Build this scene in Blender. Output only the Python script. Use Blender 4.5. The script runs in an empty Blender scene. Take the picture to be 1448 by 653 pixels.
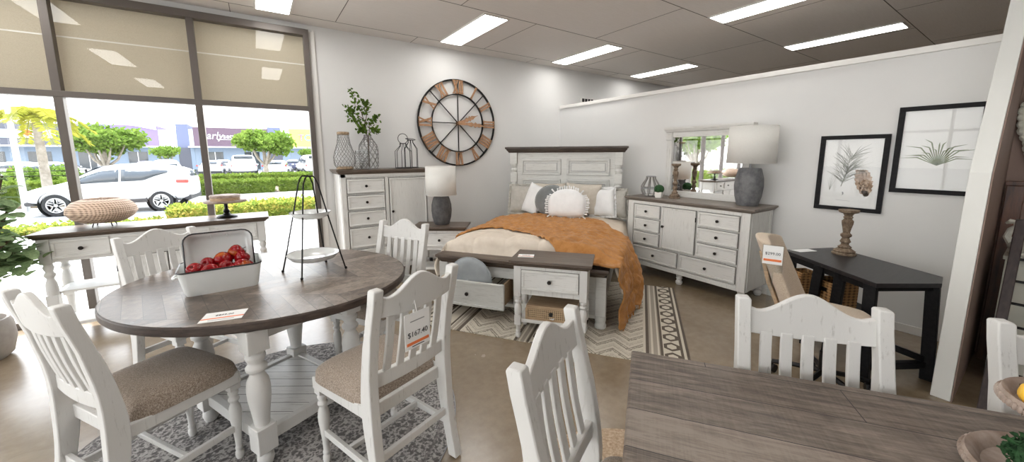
import bpy, bmesh, math, random
from mathutils import Vector, Matrix, noise as mnoise
random.seed(7)
R=math.radians; PI=math.pi; sin=math.sin; cos=math.cos
SC=bpy.context.scene; COL=SC.collection

# ------------------------------------------------------------------ node helpers
class V:
    """a shader-node socket with arithmetic"""
    def __init__(s,g,sock): s.g=g; s.s=sock
    def _m(s,op,*o):
        n=s.g.nt.nodes.new('ShaderNodeMath'); n.operation=op
        for i,x in enumerate((s,)+o):
            if isinstance(x,V): s.g.nt.links.new(x.s,n.inputs[i])
            else: n.inputs[i].default_value=x
        return V(s.g,n.outputs[0])
    def __add__(s,o): return s._m('ADD',o)
    def __sub__(s,o): return s._m('SUBTRACT',o)
    def __mul__(s,o): return s._m('MULTIPLY',o)
    def __truediv__(s,o): return s._m('DIVIDE',o)
    def abs(s): return s._m('ABSOLUTE')
    def floor(s): return s._m('FLOOR')
    def frac(s): return s._m('FRACT')
    def gt(s,o): return s._m('GREATER_THAN',o)
    def lt(s,o): return s._m('LESS_THAN',o)
    def mx(s,o): return s._m('MAXIMUM',o)
    def mn(s,o): return s._m('MINIMUM',o)
    def ping(s,o): return s._m('PINGPONG',o)
class G:
    def __init__(s,name):
        s.m=bpy.data.materials.new(name); s.m.use_nodes=True; s.nt=s.m.node_tree; s.nt.nodes.clear()
        s.out=s.nt.nodes.new('ShaderNodeOutputMaterial')
    def node(s,t,**k):
        n=s.nt.nodes.new(t)
        for a,b in k.items(): setattr(n,a,b)
        return n
    def put(s,sock,val):
        if isinstance(val,V): s.nt.links.new(val.s,sock)
        elif isinstance(val,bpy.types.NodeSocket): s.nt.links.new(val,sock)
        elif isinstance(val,tuple) and len(val)==3 and sock.type=='RGBA': sock.default_value=(*val,1)
        else: sock.default_value=val
    def coord(s,scale=(1,1,1),rot=(0,0,0),kind='Object',loc=(0,0,0)):
        t=s.node('ShaderNodeTexCoord'); mp=s.node('ShaderNodeMapping')
        mp.inputs['Scale'].default_value=scale; mp.inputs['Rotation'].default_value=rot; mp.inputs['Location'].default_value=loc
        s.nt.links.new(t.outputs[kind],mp.inputs[0]); return mp.outputs[0]
    def xyz(s,c):
        n=s.node('ShaderNodeSeparateXYZ'); s.nt.links.new(c,n.inputs[0]); return [V(s,o) for o in n.outputs]
    def noise(s,c,scale=5,detail=4,rough=.6,dist=0):
        n=s.node('ShaderNodeTexNoise'); s.nt.links.new(c,n.inputs['Vector'])
        n.inputs['Scale'].default_value=scale; n.inputs['Detail'].default_value=detail; n.inputs['Roughness'].default_value=rough; n.inputs['Distortion'].default_value=dist
        return V(s,n.outputs['Fac'])
    def vor(s,c,scale=5,feature='F1',out='Distance'):
        n=s.node('ShaderNodeTexVoronoi',feature=feature); s.nt.links.new(c,n.inputs['Vector']); n.inputs['Scale'].default_value=scale
        return V(s,n.outputs[out])
    def rnd(s,*vals):
        n=s.node('ShaderNodeTexWhiteNoise',noise_dimensions='3D'); c=s.node('ShaderNodeCombineXYZ')
        for i,v in enumerate(vals): s.put(c.inputs[i],v)
        s.nt.links.new(c.outputs[0],n.inputs['Vector']); return V(s,n.outputs['Value'])
    def ramp(s,fac,stops,interp='LINEAR'):
        n=s.node('ShaderNodeValToRGB'); n.color_ramp.interpolation=interp; e=n.color_ramp.elements
        while len(e)<len(stops): e.new(.5)
        for i,(p,c) in enumerate(stops): e[i].position=p; e[i].color=(*c,1) if len(c)==3 else c
        s.put(n.inputs[0],fac); return n.outputs[0]
    def mix(s,f,a,b,mode='MIX'):
        n=s.node('ShaderNodeMix',data_type='RGBA',blend_type=mode)
        s.put(n.inputs[0],f); s.put(n.inputs[6],a); s.put(n.inputs[7],b); return n.outputs[2]
    def bsdf(s,color,rough=.5,metal=0,spec=.5,bump=None,bstr=.3,bdist=.01,**k):
        b=s.node('ShaderNodeBsdfPrincipled'); s.put(b.inputs['Base Color'],color); s.put(b.inputs['Roughness'],rough)
        b.inputs['Metallic'].default_value=metal; b.inputs['Specular IOR Level'].default_value=spec
        for a,v in k.items(): s.put(b.inputs[a.replace('_',' ')],v)
        if bump is not None:
            n=s.node('ShaderNodeBump'); n.inputs['Strength'].default_value=bstr; n.inputs['Distance'].default_value=bdist
            s.put(n.inputs['Height'],bump); s.nt.links.new(n.outputs[0],b.inputs['Normal'])
        s.nt.links.new(b.outputs[0],s.out.inputs[0]); return b
def plain(name,c,rough=.5,metal=0,spec=.5,**k):
    g=G(name); g.bsdf(c,rough,metal,spec,**k); return g.m
def noisy(name,c1,c2,sc=(1,1,1),scale=6,rough=.55,lo=.35,hi=.65,bstr=0,detail=5,spec=.5,metal=0,bdist=.01,**k):
    g=G(name); n=g.noise(g.coord(sc),scale,detail); col=g.ramp(n,[(lo,c1),(hi,c2)])
    g.bsdf(col,rough,metal,spec,bump=n if bstr else None,bstr=bstr,bdist=bdist,**k); return g.m

def white_wood(name,base,dark,sc,amt):
    g=G(name); c=g.coord(sc); n=g.noise(c,9,6,.7); n2=g.noise(g.coord(),2.3,3)
    col=g.ramp(n,[(.28,dark),(.28+amt,base),(1,base)]); col=g.mix(n2*.35,col,tuple(x*.93 for x in base))
    g.bsdf(col,.5,spec=.35,bump=n,bstr=.25,bdist=.004); return g.m
M={}
M['cab']=white_wood('distressed_white_vertical',(.66,.65,.625),(.36,.34,.31),(9,9,.7),.17)
M['cabh']=white_wood('distressed_white_horizontal',(.68,.67,.645),(.38,.36,.33),(.7,9,9),.17)
M['chair']=white_wood('white_chair_paint',(.63,.62,.60),(.33,.315,.29),(7,7,.8),.13)
M['bedpaint']=white_wood('grey_white_bed_paint',(.60,.60,.575),(.40,.39,.37),(.8,8,8),.2)
M['leg']=white_wood('white_turned_leg_paint',(.64,.63,.61),(.42,.40,.38),(6,6,1.2),.1)
def dark_wood(name,a,b,c,sc=(.8,10,10),rough=.5):
    g=G(name); n=g.noise(g.coord(sc),5,7,.7,.3); col=g.ramp(n,[(.3,a),(.5,b),(.72,c)])
    g.bsdf(col,rough,spec=.4,bump=n,bstr=.3,bdist=.003); return g.m
M['top']=dark_wood('brown_wood_top',(.050,.034,.025),(.095,.068,.051),(.155,.12,.096),rough=.36)
M['topr']=dark_wood('greyed_dresser_top',(.10,.082,.068),(.165,.137,.115),(.23,.20,.175))
M['cap']=dark_wood('dark_cap_moulding',(.030,.022,.018),(.06,.045,.036),(.10,.078,.062))
M['candle']=dark_wood('weathered_carved_wood',(.07,.045,.03),(.17,.12,.08),(.34,.27,.20),(10,10,6),.75)

def plank_mat(name,mode):
    g=G(name); x,y,z=g.xyz(g.coord())
    wob=g.noise(g.coord((1,1,1)),7,2)*.006
    if mode=='long':      # planks running along local x
        w=.155; r=(y+wob)/w; row=r.floor(); fr=r.frac()
        L=1.35; off=g.rnd(row,3.0,1.0)*L; q=(x+off)/L; cell=q.floor(); fx=q.frac()
        gap=(fr.lt(.018)).mx(fx.lt(.0022)); idv=g.rnd(row,cell,5.0)
        grain=g.noise(g.coord((1.6,14,14)),4,8,.72,.6)
        saw=g.noise(g.coord((60,1.5,1)),2.2,3,.7)
    else:                 # diagonal pieces mirrored strip by strip
        w=.30; st=(y/w).floor(); t=(x+y.ping(w))/.105; row=t.floor(); fr=t.frac(); idv=g.rnd(row,st,2.0)
        sy=(y/w).frac(); gap=(fr.lt(.035)).mx(sy.lt(.012))
        grain=g.noise(g.coord((5,5,5),(0,0,R(45))),4,8,.75,.8)
        saw=g.noise(g.coord((50,2,1),(0,0,R(40))),2.2,3,.7)
    if mode=='long': cs=[(.36,(.075,.055,.042)),(.48,(.165,.130,.104)),(.62,(.28,.23,.19))]
    else: cs=[(.36,(.050,.034,.026)),(.48,(.12,.088,.068)),(.62,(.25,.20,.165))]
    f=grain*.70+idv*.18+saw*.12
    col=g.ramp(f,cs); col=g.mix(gap,col,(.02,.015,.012))
    h=grain*.5+saw*.5-gap*1.5
    g.bsdf(col,(grain*.25)+(.20 if mode!='long' else .36),spec=(.8 if mode!='long' else .5),bump=h,bstr=.35,bdist=.003); return g.m
M['t_long']=plank_mat('plank_table_top','long'); M['t_chev']=plank_mat('chevron_table_top','chev')
M['edge']=dark_wood('table_edge',(.028,.019,.015),(.055,.038,.03),(.09,.065,.052),(3,3,12))
def shelfplank():
    g=G('white_plank_shelf'); x,y,z=g.xyz(g.coord()); fr=(y/.072).frac(); gap=fr.lt(.06)
    n=g.noise(g.coord((.8,9,9)),9,6,.7); col=g.ramp(n,[(.28,(.40,.38,.36)),(.45,(.70,.69,.67))]); col=g.mix(gap,col,(.16,.15,.14))
    g.bsdf(col,.45,bump=n-gap*2.0,bstr=.4,bdist=.003); return g.m
M['shelfp']=shelfplank()
def tweed(name,a,b,c):
    g=G(name); n1=g.noise(g.coord((520,150,150)),1,3,.8); n2=g.noise(g.coord((150,520,150)),1,3,.8); f=n1*.5+n2*.5
    col=g.ramp(f,[(.38,a),(.5,b),(.62,c)]); g.bsdf(col,.95,spec=.1,bump=f,bstr=.6,bdist=.002,Sheen_Weight=.2); return g.m
M['tweed']=tweed('tweed_seat',(.125,.09,.065),(.27,.215,.17),(.47,.41,.355))
M['tan']=tweed('tan_linen',(.42,.33,.24),(.54,.44,.34),(.66,.56,.45))
M['black']=plain('black_metal',(.012,.011,.011),.42,.6)
M['knob']=plain('dark_bronze_knob',(.018,.014,.012),.38,.7)
M['blackwood']=noisy('black_desk_wood',(.005,.005,.006),(.011,.010,.011),(1,8,8),6,.55,spec=.18)
M['desktop']=noisy('black_desk_top',(.012,.011,.013),(.024,.022,.024),(1,8,8),6,.36,spec=.4)
M['enamel']=plain('white_enamel',(.80,.82,.81),.18,Coat_Weight=.4)
M['enamelrim']=plain('black_enamel_rim',(.012,.012,.014),.3)
M['paper']=plain('white_paper',(.82,.82,.81),.6)
M['orange']=plain('orange_print',(.80,.20,.06),.6)
M['ink']=plain('black_ink',(.02,.02,.025),.6)
M['greyink']=plain('grey_ink',(.30,.30,.31),.6)
M['wall']=noisy('light_grey_wall_paint',(.662,.655,.645),(.685,.678,.665),(1,1,1),1.5,.7,spec=.25)
M['wingp']=noisy('cream_wall_end_paint',(.70,.70,.67),(.73,.73,.70),(1,1,1),1.5,.6,spec=.25)
M['taupe']=noisy('taupe_wall_paint',(.22,.155,.13),(.26,.185,.155),(1,1,1),1.5,.7,spec=.25)
M['trim']=plain('white_trim_paint',(.72,.70,.67),.45)
M['frame']=plain('grey_brown_aluminium',(.115,.098,.088),.42,.3)
def ceil():
    g=G('ceiling_panels'); n=g.noise(g.coord((3,40,1)),2,5,.7); n2=g.noise(g.coord(),.6,3)
    col=g.ramp(n,[(.3,(.67,.63,.60)),(.7,(.74,.70,.67))]); col=g.mix(n2*.3,col,(.65,.61,.575)); g.bsdf(col,.6,spec=.3); return g.m
M['ceil']=ceil(); M['joint']=plain('ceiling_joint_shadow_gap',(.12,.11,.10),.8)
def floorm():
    g=G('polished_concrete'); n=g.noise(g.coord(),1.3,6,.6,.4); n2=g.noise(g.coord(),16,5,.65); v=g.noise(g.coord((1,1,1),(0,0,.6)),.5,2)
    col=g.ramp(n*.6+n2*.4,[(.32,(.185,.135,.085)),(.5,(.235,.178,.118)),(.68,(.29,.225,.155))])
    col=g.mix(v.gt(.60)*.35,col,(.31,.25,.18))
    g.bsdf(col,n*.05+.24,spec=.7,Coat_Weight=.35,Coat_Roughness=.20); return g.m
M['floor']=floorm()
def emis(name,c,st):
    g=G(name); e=g.node('ShaderNodeEmission'); g.put(e.inputs[0],c); e.inputs[1].default_value=st; g.nt.links.new(e.outputs[0],g.out.inputs[0]); return g.m
M['lamp_on']=emis('led_panel_diffuser',(1.0,.985,.95),7.5)
def glassm(name,tint=(1,1,1),ior=1.45,rough=0.0,boost=1.0):
    g=G(name); f=g.node('ShaderNodeFresnel'); f.inputs[0].default_value=ior
    t=g.node('ShaderNodeBsdfTransparent'); g.put(t.inputs[0],tint); gl=g.node('ShaderNodeBsdfGlossy'); gl.inputs['Roughness'].default_value=rough
    mx=g.node('ShaderNodeMixShader'); geo=g.node('ShaderNodeNewGeometry'); g.put(mx.inputs[0],((V(g,f.outputs[0])*boost)*(V(g,geo.outputs['Backfacing'])*-1.0+1.0)).mn(1.0)); g.nt.links.new(t.outputs[0],mx.inputs[1]); g.nt.links.new(gl.outputs[0],mx.inputs[2])
    g.nt.links.new(mx.outputs[0],g.out.inputs[0]); return g.m
M['pane']=glassm('window_glass',(.985,.99,.985),1.45,0,1.05); M['vase']=glassm('thin_vase_glass',(.955,.96,.965),1.5,0.0,1.2)
M['pglass']=glassm('picture_glass',(.98,.98,.98),1.5,0,.9)
M['mirror']=plain('mirror_silver',(.9,.9,.9),.02,1.0)
def blindm():
    g=G('roller_blind_fabric'); n=g.noise(g.coord((120,120,120)),2,2); col=g.ramp(n,[(.3,(.47,.42,.34)),(.7,(.54,.49,.405))])
    d=g.node('ShaderNodeBsdfDiffuse'); t=g.node('ShaderNodeBsdfTranslucent'); g.put(d.inputs[0],col); g.put(t.inputs[0],col)
    mx=g.node('ShaderNodeMixShader'); mx.inputs[0].default_value=.36; g.nt.links.new(d.outputs[0],mx.inputs[1]); g.nt.links.new(t.outputs[0],mx.inputs[2]); g.nt.links.new(mx.outputs[0],g.out.inputs[0]); return g.m
M['blind']=blindm()
def shade(name,c):
    g=G(name); n=g.noise(g.coord((1,1,1)),90,2); d=g.node('ShaderNodeBsdfDiffuse'); t=g.node('ShaderNodeBsdfTranslucent'); col=g.ramp(n,[(.3,tuple(x*.96 for x in c)),(.7,c)])
    g.put(d.inputs[0],col); g.put(t.inputs[0],col); mx=g.node('ShaderNodeMixShader'); mx.inputs[0].default_value=.3
    g.nt.links.new(d.outputs[0],mx.inputs[1]); g.nt.links.new(t.outputs[0],mx.inputs[2]); g.nt.links.new(mx.outputs[0],g.out.inputs[0]); return g.m
M['shade']=shade('linen_lamp_shade',(.86,.845,.81))
M['stone']=noisy('grey_cement',(.10,.10,.105),(.19,.19,.195),(1,1,1),14,.85,bstr=.5,bdist=.004)
M['stoned']=noisy('dark_grey_cement',(.060,.058,.060),(.115,.11,.11),(1,1,1),14,.85,bstr=.5,bdist=.004)
M['clockwood']=noisy('reddish_clock_wood',(.27,.135,.065),(.46,.265,.15),(4,4,9),7,.7)
def foliage(name,stops,scale=3.5,tr=.35):
    g=G(name); n=g.noise(g.coord(),scale,3); n2=g.noise(g.coord(),scale*9,2); col=g.ramp(n*.55+n2*.45,stops)
    d=g.node('ShaderNodeBsdfDiffuse'); t=g.node('ShaderNodeBsdfTranslucent'); g.put(d.inputs[0],col); g.put(t.inputs[0],col)
    mx=g.node('ShaderNodeMixShader'); mx.inputs[0].default_value=tr; g.nt.links.new(d.outputs[0],mx.inputs[1]); g.nt.links.new(t.outputs[0],mx.inputs[2]); g.nt.links.new(mx.outputs[0],g.out.inputs[0]); return g.m
M['leaf']=foliage('bright_leaf',[(.35,(.035,.07,.012)),(.65,(.15,.24,.045))],12,.3)
M['leafd']=foliage('fiddle_leaf',[(.35,(.15,.23,.10)),(.65,(.36,.47,.26))],9,.45)
M['stem']=plain('brown_stem',(.10,.065,.04),.8)
M['rope']=noisy('jute_rope',(.22,.15,.09),(.40,.30,.20),(1,1,1),60,.9)
def rattan(name,a,b,s1=90,s2=90,rotk='cyl'):
    g=G(name); x,y,z=g.xyz(g.coord()); u=(x+y)*s1; v=z*s2
    wv=(u.frac()-.5).abs()+(v.frac()-.5).abs(); n=g.noise(g.coord(),30,3)
    col=g.ramp(wv*.7+n*.3,[(.25,a),(.6,b)]); g.bsdf(col,.7,bump=wv,bstr=.8,bdist=.006); return g.m
M['rattan']=rattan('woven_rattan',(.30,.19,.13),(.76,.58,.45),42,60)
M['basket']=rattan('woven_seagrass',(.09,.042,.014),(.40,.22,.085),28,45)
M['caneb']=rattan('cane_weave',(.13,.085,.045),(.50,.36,.22),60,60)
M['oak']=noisy('light_oak',(.33,.22,.13),(.48,.34,.21),(1.5,12,12),6,.55)
M['duvet']=noisy('oatmeal_duvet',(.62,.54,.45),(.68,.60,.51),(1,1,1),12,.95,bstr=.25,detail=4,spec=.1)
def throwm():
    g=G('ruched_orange_throw'); v=g.vor(g.coord((1,1,1)),15,'SMOOTH_F1'); n=g.noise(g.coord(),22,4,.6,.6)
    col=g.ramp(n*.6+v*.5,[(.25,(.50,.245,.085)),(.75,(.36,.155,.045))]); g.bsdf(col,.95,spec=.1,bump=n*.4-v*.8,bstr=1.0,bdist=.03,Sheen_Weight=.15); return g.m
M['throw']=throwm()
M['linw']=noisy('white_pillow_cotton',(.76,.76,.76),(.82,.82,.82),(1,1,1),8,.9,bstr=.2,spec=.1)
M['linb']=noisy('beige_pillow_linen',(.54,.49,.42),(.60,.55,.48),(1,1,1),20,.95,bstr=.15,spec=.1)
M['ling']=noisy('greige_pillow_linen',(.45,.43,.39),(.51,.49,.45),(1,1,1),20,.95,bstr=.15,spec=.1)
M['velvet']=noisy('grey_velvet',(.13,.14,.14),(.19,.20,.20),(1,1,1),5,.85,Sheen_Weight=.5)
M['velvetl']=noisy('blue_grey_velvet',(.27,.295,.31),(.35,.375,.39),(1,1,1),5,.85,Sheen_Weight=.4)
M['apple']=noisy('red_apple_skin',(.23,.002,.005),(.50,.16,.015),(1,1,2),8,.2,lo=.56,hi=.76,detail=2,spec=.35)
M['moss']=noisy('green_moss',(.012,.045,.014),(.03,.10,.03),(1,1,1),70,.95,bstr=.8)
M['whitewash']=noisy('whitewashed_brown_wood',(.20,.135,.10),(.42,.34,.29),(1,1,1),14,.65)
M['lemon']=noisy('lemon_skin',(.86,.46,.03),(.93,.58,.06),(1,1,1),40,.4,bstr=.2)
M['ceramic']=noisy('antique_cream_carving',(.50,.50,.43),(.68,.67,.60),(1,1,1),10,.55)
M['creamcab']=plain('cream_painted_cabinet',(.52,.52,.455),.5)
M['mahog']=noisy('mahogany_wood',(.05,.02,.012),(.12,.045,.022),(8,8,1),6,.4)
M['darkwood']=noisy('dark_brown_wood',(.018,.010,.010),(.045,.027,.025),(8,8,1),6,.4)
M['acrylic']=glassm('clear_acrylic',(.9,.92,.93),1.49,0,1.4)
def potm():
    g=G('pot_cement'); n=g.noise(g.coord(),8,4); g.bsdf(g.ramp(n,[(.3,(.30,.27,.25)),(.7,(.42,.39,.36))]),.8); return g.m
M['pot']=potm()

# rug under the bed: bands across local x, hexagon chains and zigzag fields
def rugm():
    g=G('kilim_rug'); x,y,z=g.xyz(g.coord()); W=(.60,.55,.46); D=(.085,.068,.055); GY=(.33,.29,.245)
    u=(x*-1.0)+1.175             # distance from the right-hand edge
    P=1.02; v=u-(u/P).floor()*P  # bands repeat every 1.02 m
    st=[(0,D),(.016,W),(.038,D),(.056,W),(.165,W),(.182,D),(.20,GY),(.21,W),(.222,GY),(.255,W),(.27,GY),(.285,D),(.31,W),(.315,W),(.80,D),(.83,GY),(.86,W),(.87,GY),(.90,W),(.91,D),(.93,W)]
    base=g.ramp(v/P,[(a/P,c) for a,c in st],'CONSTANT')
    # hexagon chain centred at v=.11
    cx=(v-.118).abs(); py=((y/.160).frac()-.5).abs()*.160
    hx=(cx*1.0).mx(py*.80+cx*.55)
    hexo=hx.lt(.058)*hx.gt(.034); inband=v.gt(.056)*v.lt(.180)
    col=g.mix(hexo*inband,base,D)
    # zigzags
    zz=y+(v-.315).ping(.12)*1.0; f=(zz/.155).frac(); n=g.noise(g.coord((1,1,1)),60,3); fl=(f*6).frac()
    zin=v.gt(.33)*v.lt(.785)
    m1=f.lt(.34)*(n*1.3+fl*.6).gt(.88); col=g.mix(m1*zin*.75,col,(.13,.105,.085))
    m2=f.gt(.5)*f.lt(.8)*(n*1.2+fl*.5).gt(.80); col=g.mix(m2*zin*.6,col,GY)
    w=((y*140).frac()-.5).abs(); col=g.mix(w*.25+n*.12,col,(.42,.37,.30))
    g.bsdf(col,.95,spec=.05,bump=w+n,bstr=.5,bdist=.003); return g.m
M['rug']=rugm()
def rrug():
    g=G('distressed_grey_rug'); v=g.vor(g.coord(),26,'DISTANCE_TO_EDGE'); n=g.noise(g.coord(),52,5,.7,1.2); n2=g.noise(g.coord(),2.2,3); v2=g.vor(g.coord(),60,'F1')
    f=n*.9+v2*.25-v*.5; col=g.ramp(f,[(.42,(.095,.09,.09)),(.50,(.17,.16,.16)),(.56,(.42,.40,.385)),(.75,(.50,.48,.46))])
    x,y,z=g.xyz(g.coord()); rr=(x*x+y*y)._m('SQRT'); ring=(rr.gt(.865)*rr.lt(.885)).mx(rr.gt(.70)*rr.lt(.715)); col=g.mix(ring*.6,col,(.13,.12,.12))
    g.bsdf(g.mix(n2*.3,col,(.30,.29,.28)),.95,spec=.05,bump=n,bstr=.6,bdist=.006); return g.m
M['rrug']=rrug(); M['jute']=noisy('jute_pile',(.34,.235,.15),(.56,.43,.31),(1,1,1),70,.95,bstr=.9,bdist=.01)

# ------------------------------------------------------------------ mesh helpers
class MB:
    def __init__(s): s.bm=bmesh.new()
    def _x(s,vs,mat):
        if mat is not None: bmesh.ops.transform(s.bm,matrix=mat,verts=vs)
    def box(s,c,d,rz=0,mat=None,taper=None):
        r=bmesh.ops.create_cube(s.bm,size=1)['verts']
        for v in r:
            k=1
            if taper and v.co.z<0: k=taper
            v.co=Vector((v.co.x*d[0]*k,v.co.y*d[1]*k,v.co.z*d[2]))
        m=Matrix.Translation(c)@Matrix.Rotation(rz,4,'Z')
        if mat is not None: m=mat@m
        s._x(r,m); return s
    def bb(s,x0,x1,y0,y1,z0,z1,mat=None): return s.box(((x0+x1)/2,(y0+y1)/2,(z0+z1)/2),(abs(x1-x0),abs(y1-y0),abs(z1-z0)),0,mat)
    def loft(s,rings,caps=True,closed=True,loop=False):
        bv=[[s.bm.verts.new(p) for p in r] for r in rings]; n=len(rings[0]); m=len(bv)
        for i in range(m if loop else m-1):
            A=bv[i]; B=bv[(i+1)%m]
            for j in range(n if closed else n-1):
                k=(j+1)%n
                try: s.bm.faces.new((A[j],A[k],B[k],B[j]))
                except ValueError: pass
        if caps and closed and not loop:
            try: s.bm.faces.new(bv[0][::-1]); s.bm.faces.new(bv[-1])
            except ValueError: pass
        return s
    def lathe(s,prof,c=(0,0,0),seg=20,mat=None,caps=True,sq=None):
        rings=[]
        for r,z in prof:
            ring=[]
            for k in range(seg):
                a=2*PI*k/seg; p=Vector((c[0]+r*cos(a),c[1]+r*sin(a),c[2]+z)); ring.append(mat@p if mat is not None else p)
            rings.append(ring)
        return s.loft(rings,caps)
    def tube(s,pts,r,seg=6,loop=False,rr=None):
        P=[Vector(p) for p in pts]; n=len(P); rings=[]; up=None
        for i in range(n):
            a=P[(i-1)%n] if (loop or i>0) else P[0]; b=P[(i+1)%n] if (loop or i<n-1) else P[-1]
            t=(b-a).normalized() if (b-a).length>1e-9 else Vector((0,0,1))
            if up is None:
                up=Vector((0,0,1)) if abs(t.z)<.9 else Vector((1,0,0))
            x=up-t*up.dot(t)
            if x.length<1e-6: x=t.orthogonal()
            x.normalize(); up=x; y=t.cross(x); q=(rr[i] if rr else r)
            rings.append([P[i]+x*(q*cos(2*PI*k/seg))+y*(q*sin(2*PI*k/seg)) for k in range(seg)])
        return s.loft(rings,not loop,True,loop)
    def prism(s,poly,z0,z1,mat=None):
        a=[Vector((x,y,z0)) for x,y in poly]; b=[Vector((x,y,z1)) for x,y in poly]
        if mat is not None: a=[mat@p for p in a]; b=[mat@p for p in b]
        return s.loft([a,b])
    def quad(s,pts):
        s.bm.faces.new([s.bm.verts.new(p) for p in pts]); return s
    def grid(s,f,nu,nv):
        g=[[s.bm.verts.new(f(i/nu,j/nv)) for j in range(nv+1)] for i in range(nu+1)]
        for i in range(nu):
            for j in range(nv): s.bm.faces.new((g[i][j],g[i+1][j],g[i+1][j+1],g[i][j+1]))
        return s
    def sphere(s,c,r,sx=1,sy=1,sz=1,u=14,v=10,mat=None):
        vs=bmesh.ops.create_uvsphere(s.bm,u_segments=u,v_segments=v,radius=r)['verts']
        for q in vs: q.co=Vector((q.co.x*sx,q.co.y*sy,q.co.z*sz))
        m=Matrix.Translation(c)
        s._x(vs,m@mat if mat is not None else m); return s
    def build(s,name,mat,parent=None,smooth=True,bevel=0,solid=0,sub=0,ang=35,seg=2):
        bmesh.ops.recalc_face_normals(s.bm,faces=s.bm.faces)
        me=bpy.data.meshes.new(name); s.bm.to_mesh(me); s.bm.free()
        me.materials.append(M[mat] if isinstance(mat,str) else mat)
        if smooth:
            me.polygons.foreach_set('use_smooth',[True]*len(me.polygons)); me.set_sharp_from_angle(angle=R(ang))
        o=bpy.data.objects.new(name,me); COL.objects.link(o); o.parent=parent
        if solid: m=o.modifiers.new('thickness','SOLIDIFY'); m.thickness=solid; m.offset=0
        if bevel: m=o.modifiers.new('bevel','BEVEL'); m.width=bevel; m.segments=seg; m.limit_method='ANGLE'; m.angle_limit=R(40); m.harden_normals=False
        if sub: m=o.modifiers.new('sub','SUBSURF'); m.levels=sub; m.render_levels=sub
        return o
def thing(name,label,cat,loc=(0,0,0),rz=0,group=None,scale=None):
    o=bpy.data.objects.new(name,None); COL.objects.link(o); o.location=loc; o.rotation_euler=(0,0,rz); o.empty_display_size=.1
    o['label']=label; o['category']=cat
    if group: o['group']=group
    if scale: o.scale=(scale,)*3 if not isinstance(scale,tuple) else scale
    return o
def tag(o,label,cat,group=None,loc=None,rz=None,kind=None):
    o['label']=label; o['category']=cat
    if group: o['group']=group
    if kind: o['kind']=kind
    if loc is not None: o.location=loc
    if rz is not None: o.rotation_euler=(0,0,rz)
    return o
def lab(o,t): o['label']=t; return o
def struct(o): o['kind']='structure'; return o
def kids(o): return [c for c in bpy.data.objects if c.parent==o]
def dup(root,loc,rz,label,group=None):
    def cp(o,par):
        c=o.copy(); COL.objects.link(c); c.parent=par
        for k in kids(o): cp(k,c)
        return c
    r=cp(root,None); r.location=loc; r.rotation_euler=(0,0,rz); r['label']=label
    if group: r['group']=group
    return r
_fc=[0]
def text_mesh(txt,size,depth=.001,shear=0,align='CENTER',sx=1):
    cu=bpy.data.curves.new('t','FONT'); cu.body=txt; cu.size=size; cu.extrude=depth; cu.align_x=align; cu.align_y='CENTER'; cu.shear=shear; cu.resolution_u=3
    o=bpy.data.objects.new('t',cu); COL.objects.link(o); dg=bpy.context.evaluated_depsgraph_get(); dg.update()
    me=bpy.data.meshes.new_from_object(o.evaluated_get(dg)); bpy.data.objects.remove(o)
    if sx!=1:
        for v in me.vertices: v.co.x*=sx
    return me
def text_obj(name,txt,size,mat,parent,matrix,depth=.001,shear=0,align='CENTER',sx=1):
    me=text_mesh(txt,size,depth,shear,align,sx); me.transform(matrix); me.materials.clear(); me.materials.append(M[mat])
    o=bpy.data.objects.new(name,me); COL.objects.link(o); o.parent=parent; return o
# ================================================================== THE SETTING
YB,XP,ZC=5.0,4.43,2.97
fl=struct(MB().bb(-4.7,12,-4.6,5.12,-.12,0).build('floor','floor',smooth=False))
ce=struct(MB().bb(-4.7,12,-4.6,5.12,ZC,ZC+.1).build('ceiling','ceil',smooth=False))
j=MB()
for y in (4.72,3.52,2.33,1.13,-.07,-1.27,-2.47): j.bb(-4.7,12,y-.004,y+.004,ZC-.0015,ZC+.004)
yy=[5.0,4.72,3.52,2.33,1.13,-.07,-1.27,-2.47,-4.5]
for i in range(len(yy)-1):
    for k in range(9):
        x=-3.9+(i%2)*.95+k*1.9
        j.bb(x-.003,x+.003,yy[i+1],yy[i],ZC-.0015,ZC+.004)
j.build('ceiling_joints','joint',ce,smooth=False)
struct(MB().bb(.62,12,YB,YB+.12,0,ZC).build('wall_back','wall',smooth=False))
struct(MB().bb(-4.7,.62,YB,YB+.12,2.905,ZC).build('wall_back_header','wall',smooth=False))
struct(MB().bb(12,12.1,-4.6,5.12,0,ZC).build('wall_far_right','wall',smooth=False))
struct(MB().bb(-4.7,12,-4.7,-4.6,0,ZC).build('wall_front','wall',smooth=False))
struct(MB().bb(XP,XP+.1,.2,YB,0,2.285).build('wall_right','wall',smooth=False))
struct(MB().bb(XP,XP+.1,-4.6,.2,0,ZC).build('wall_right_taupe','taupe',smooth=False))
struct(MB().bb(XP-.018,XP+.118,.29,YB,2.285,2.335).build('trim_1','trim',smooth=False,bevel=.004))
struct(MB().bb(XP-.012,XP,.29,YB,0,.07).build('baseboard_right','trim',smooth=False,bevel=.003))
struct(MB().bb(.62,XP-.012,YB-.012,YB,0,.07).build('baseboard_back','trim',smooth=False,bevel=.003))
struct(MB().bb(.598,.662,YB-.022,YB-.001,0,2.90).build('trim_2','trim',smooth=False,bevel=.003))
wp=[(3.372,0),(3.462,1.39),(3.926,2.18),(4.05,2.47),(4.29,ZC),(XP-.002,ZC),(XP-.002,0)]
rx=Matrix.Rotation(R(90),4,'X')   # xy-poly -> xz
ww=struct(MB().prism(wp,-.29,-.206,rx).build('wall_wing','wingp',smooth=False,bevel=.004))
MB().prism(wp,-.205,-.199,rx).build('painted_side','taupe',ww,smooth=False)
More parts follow.
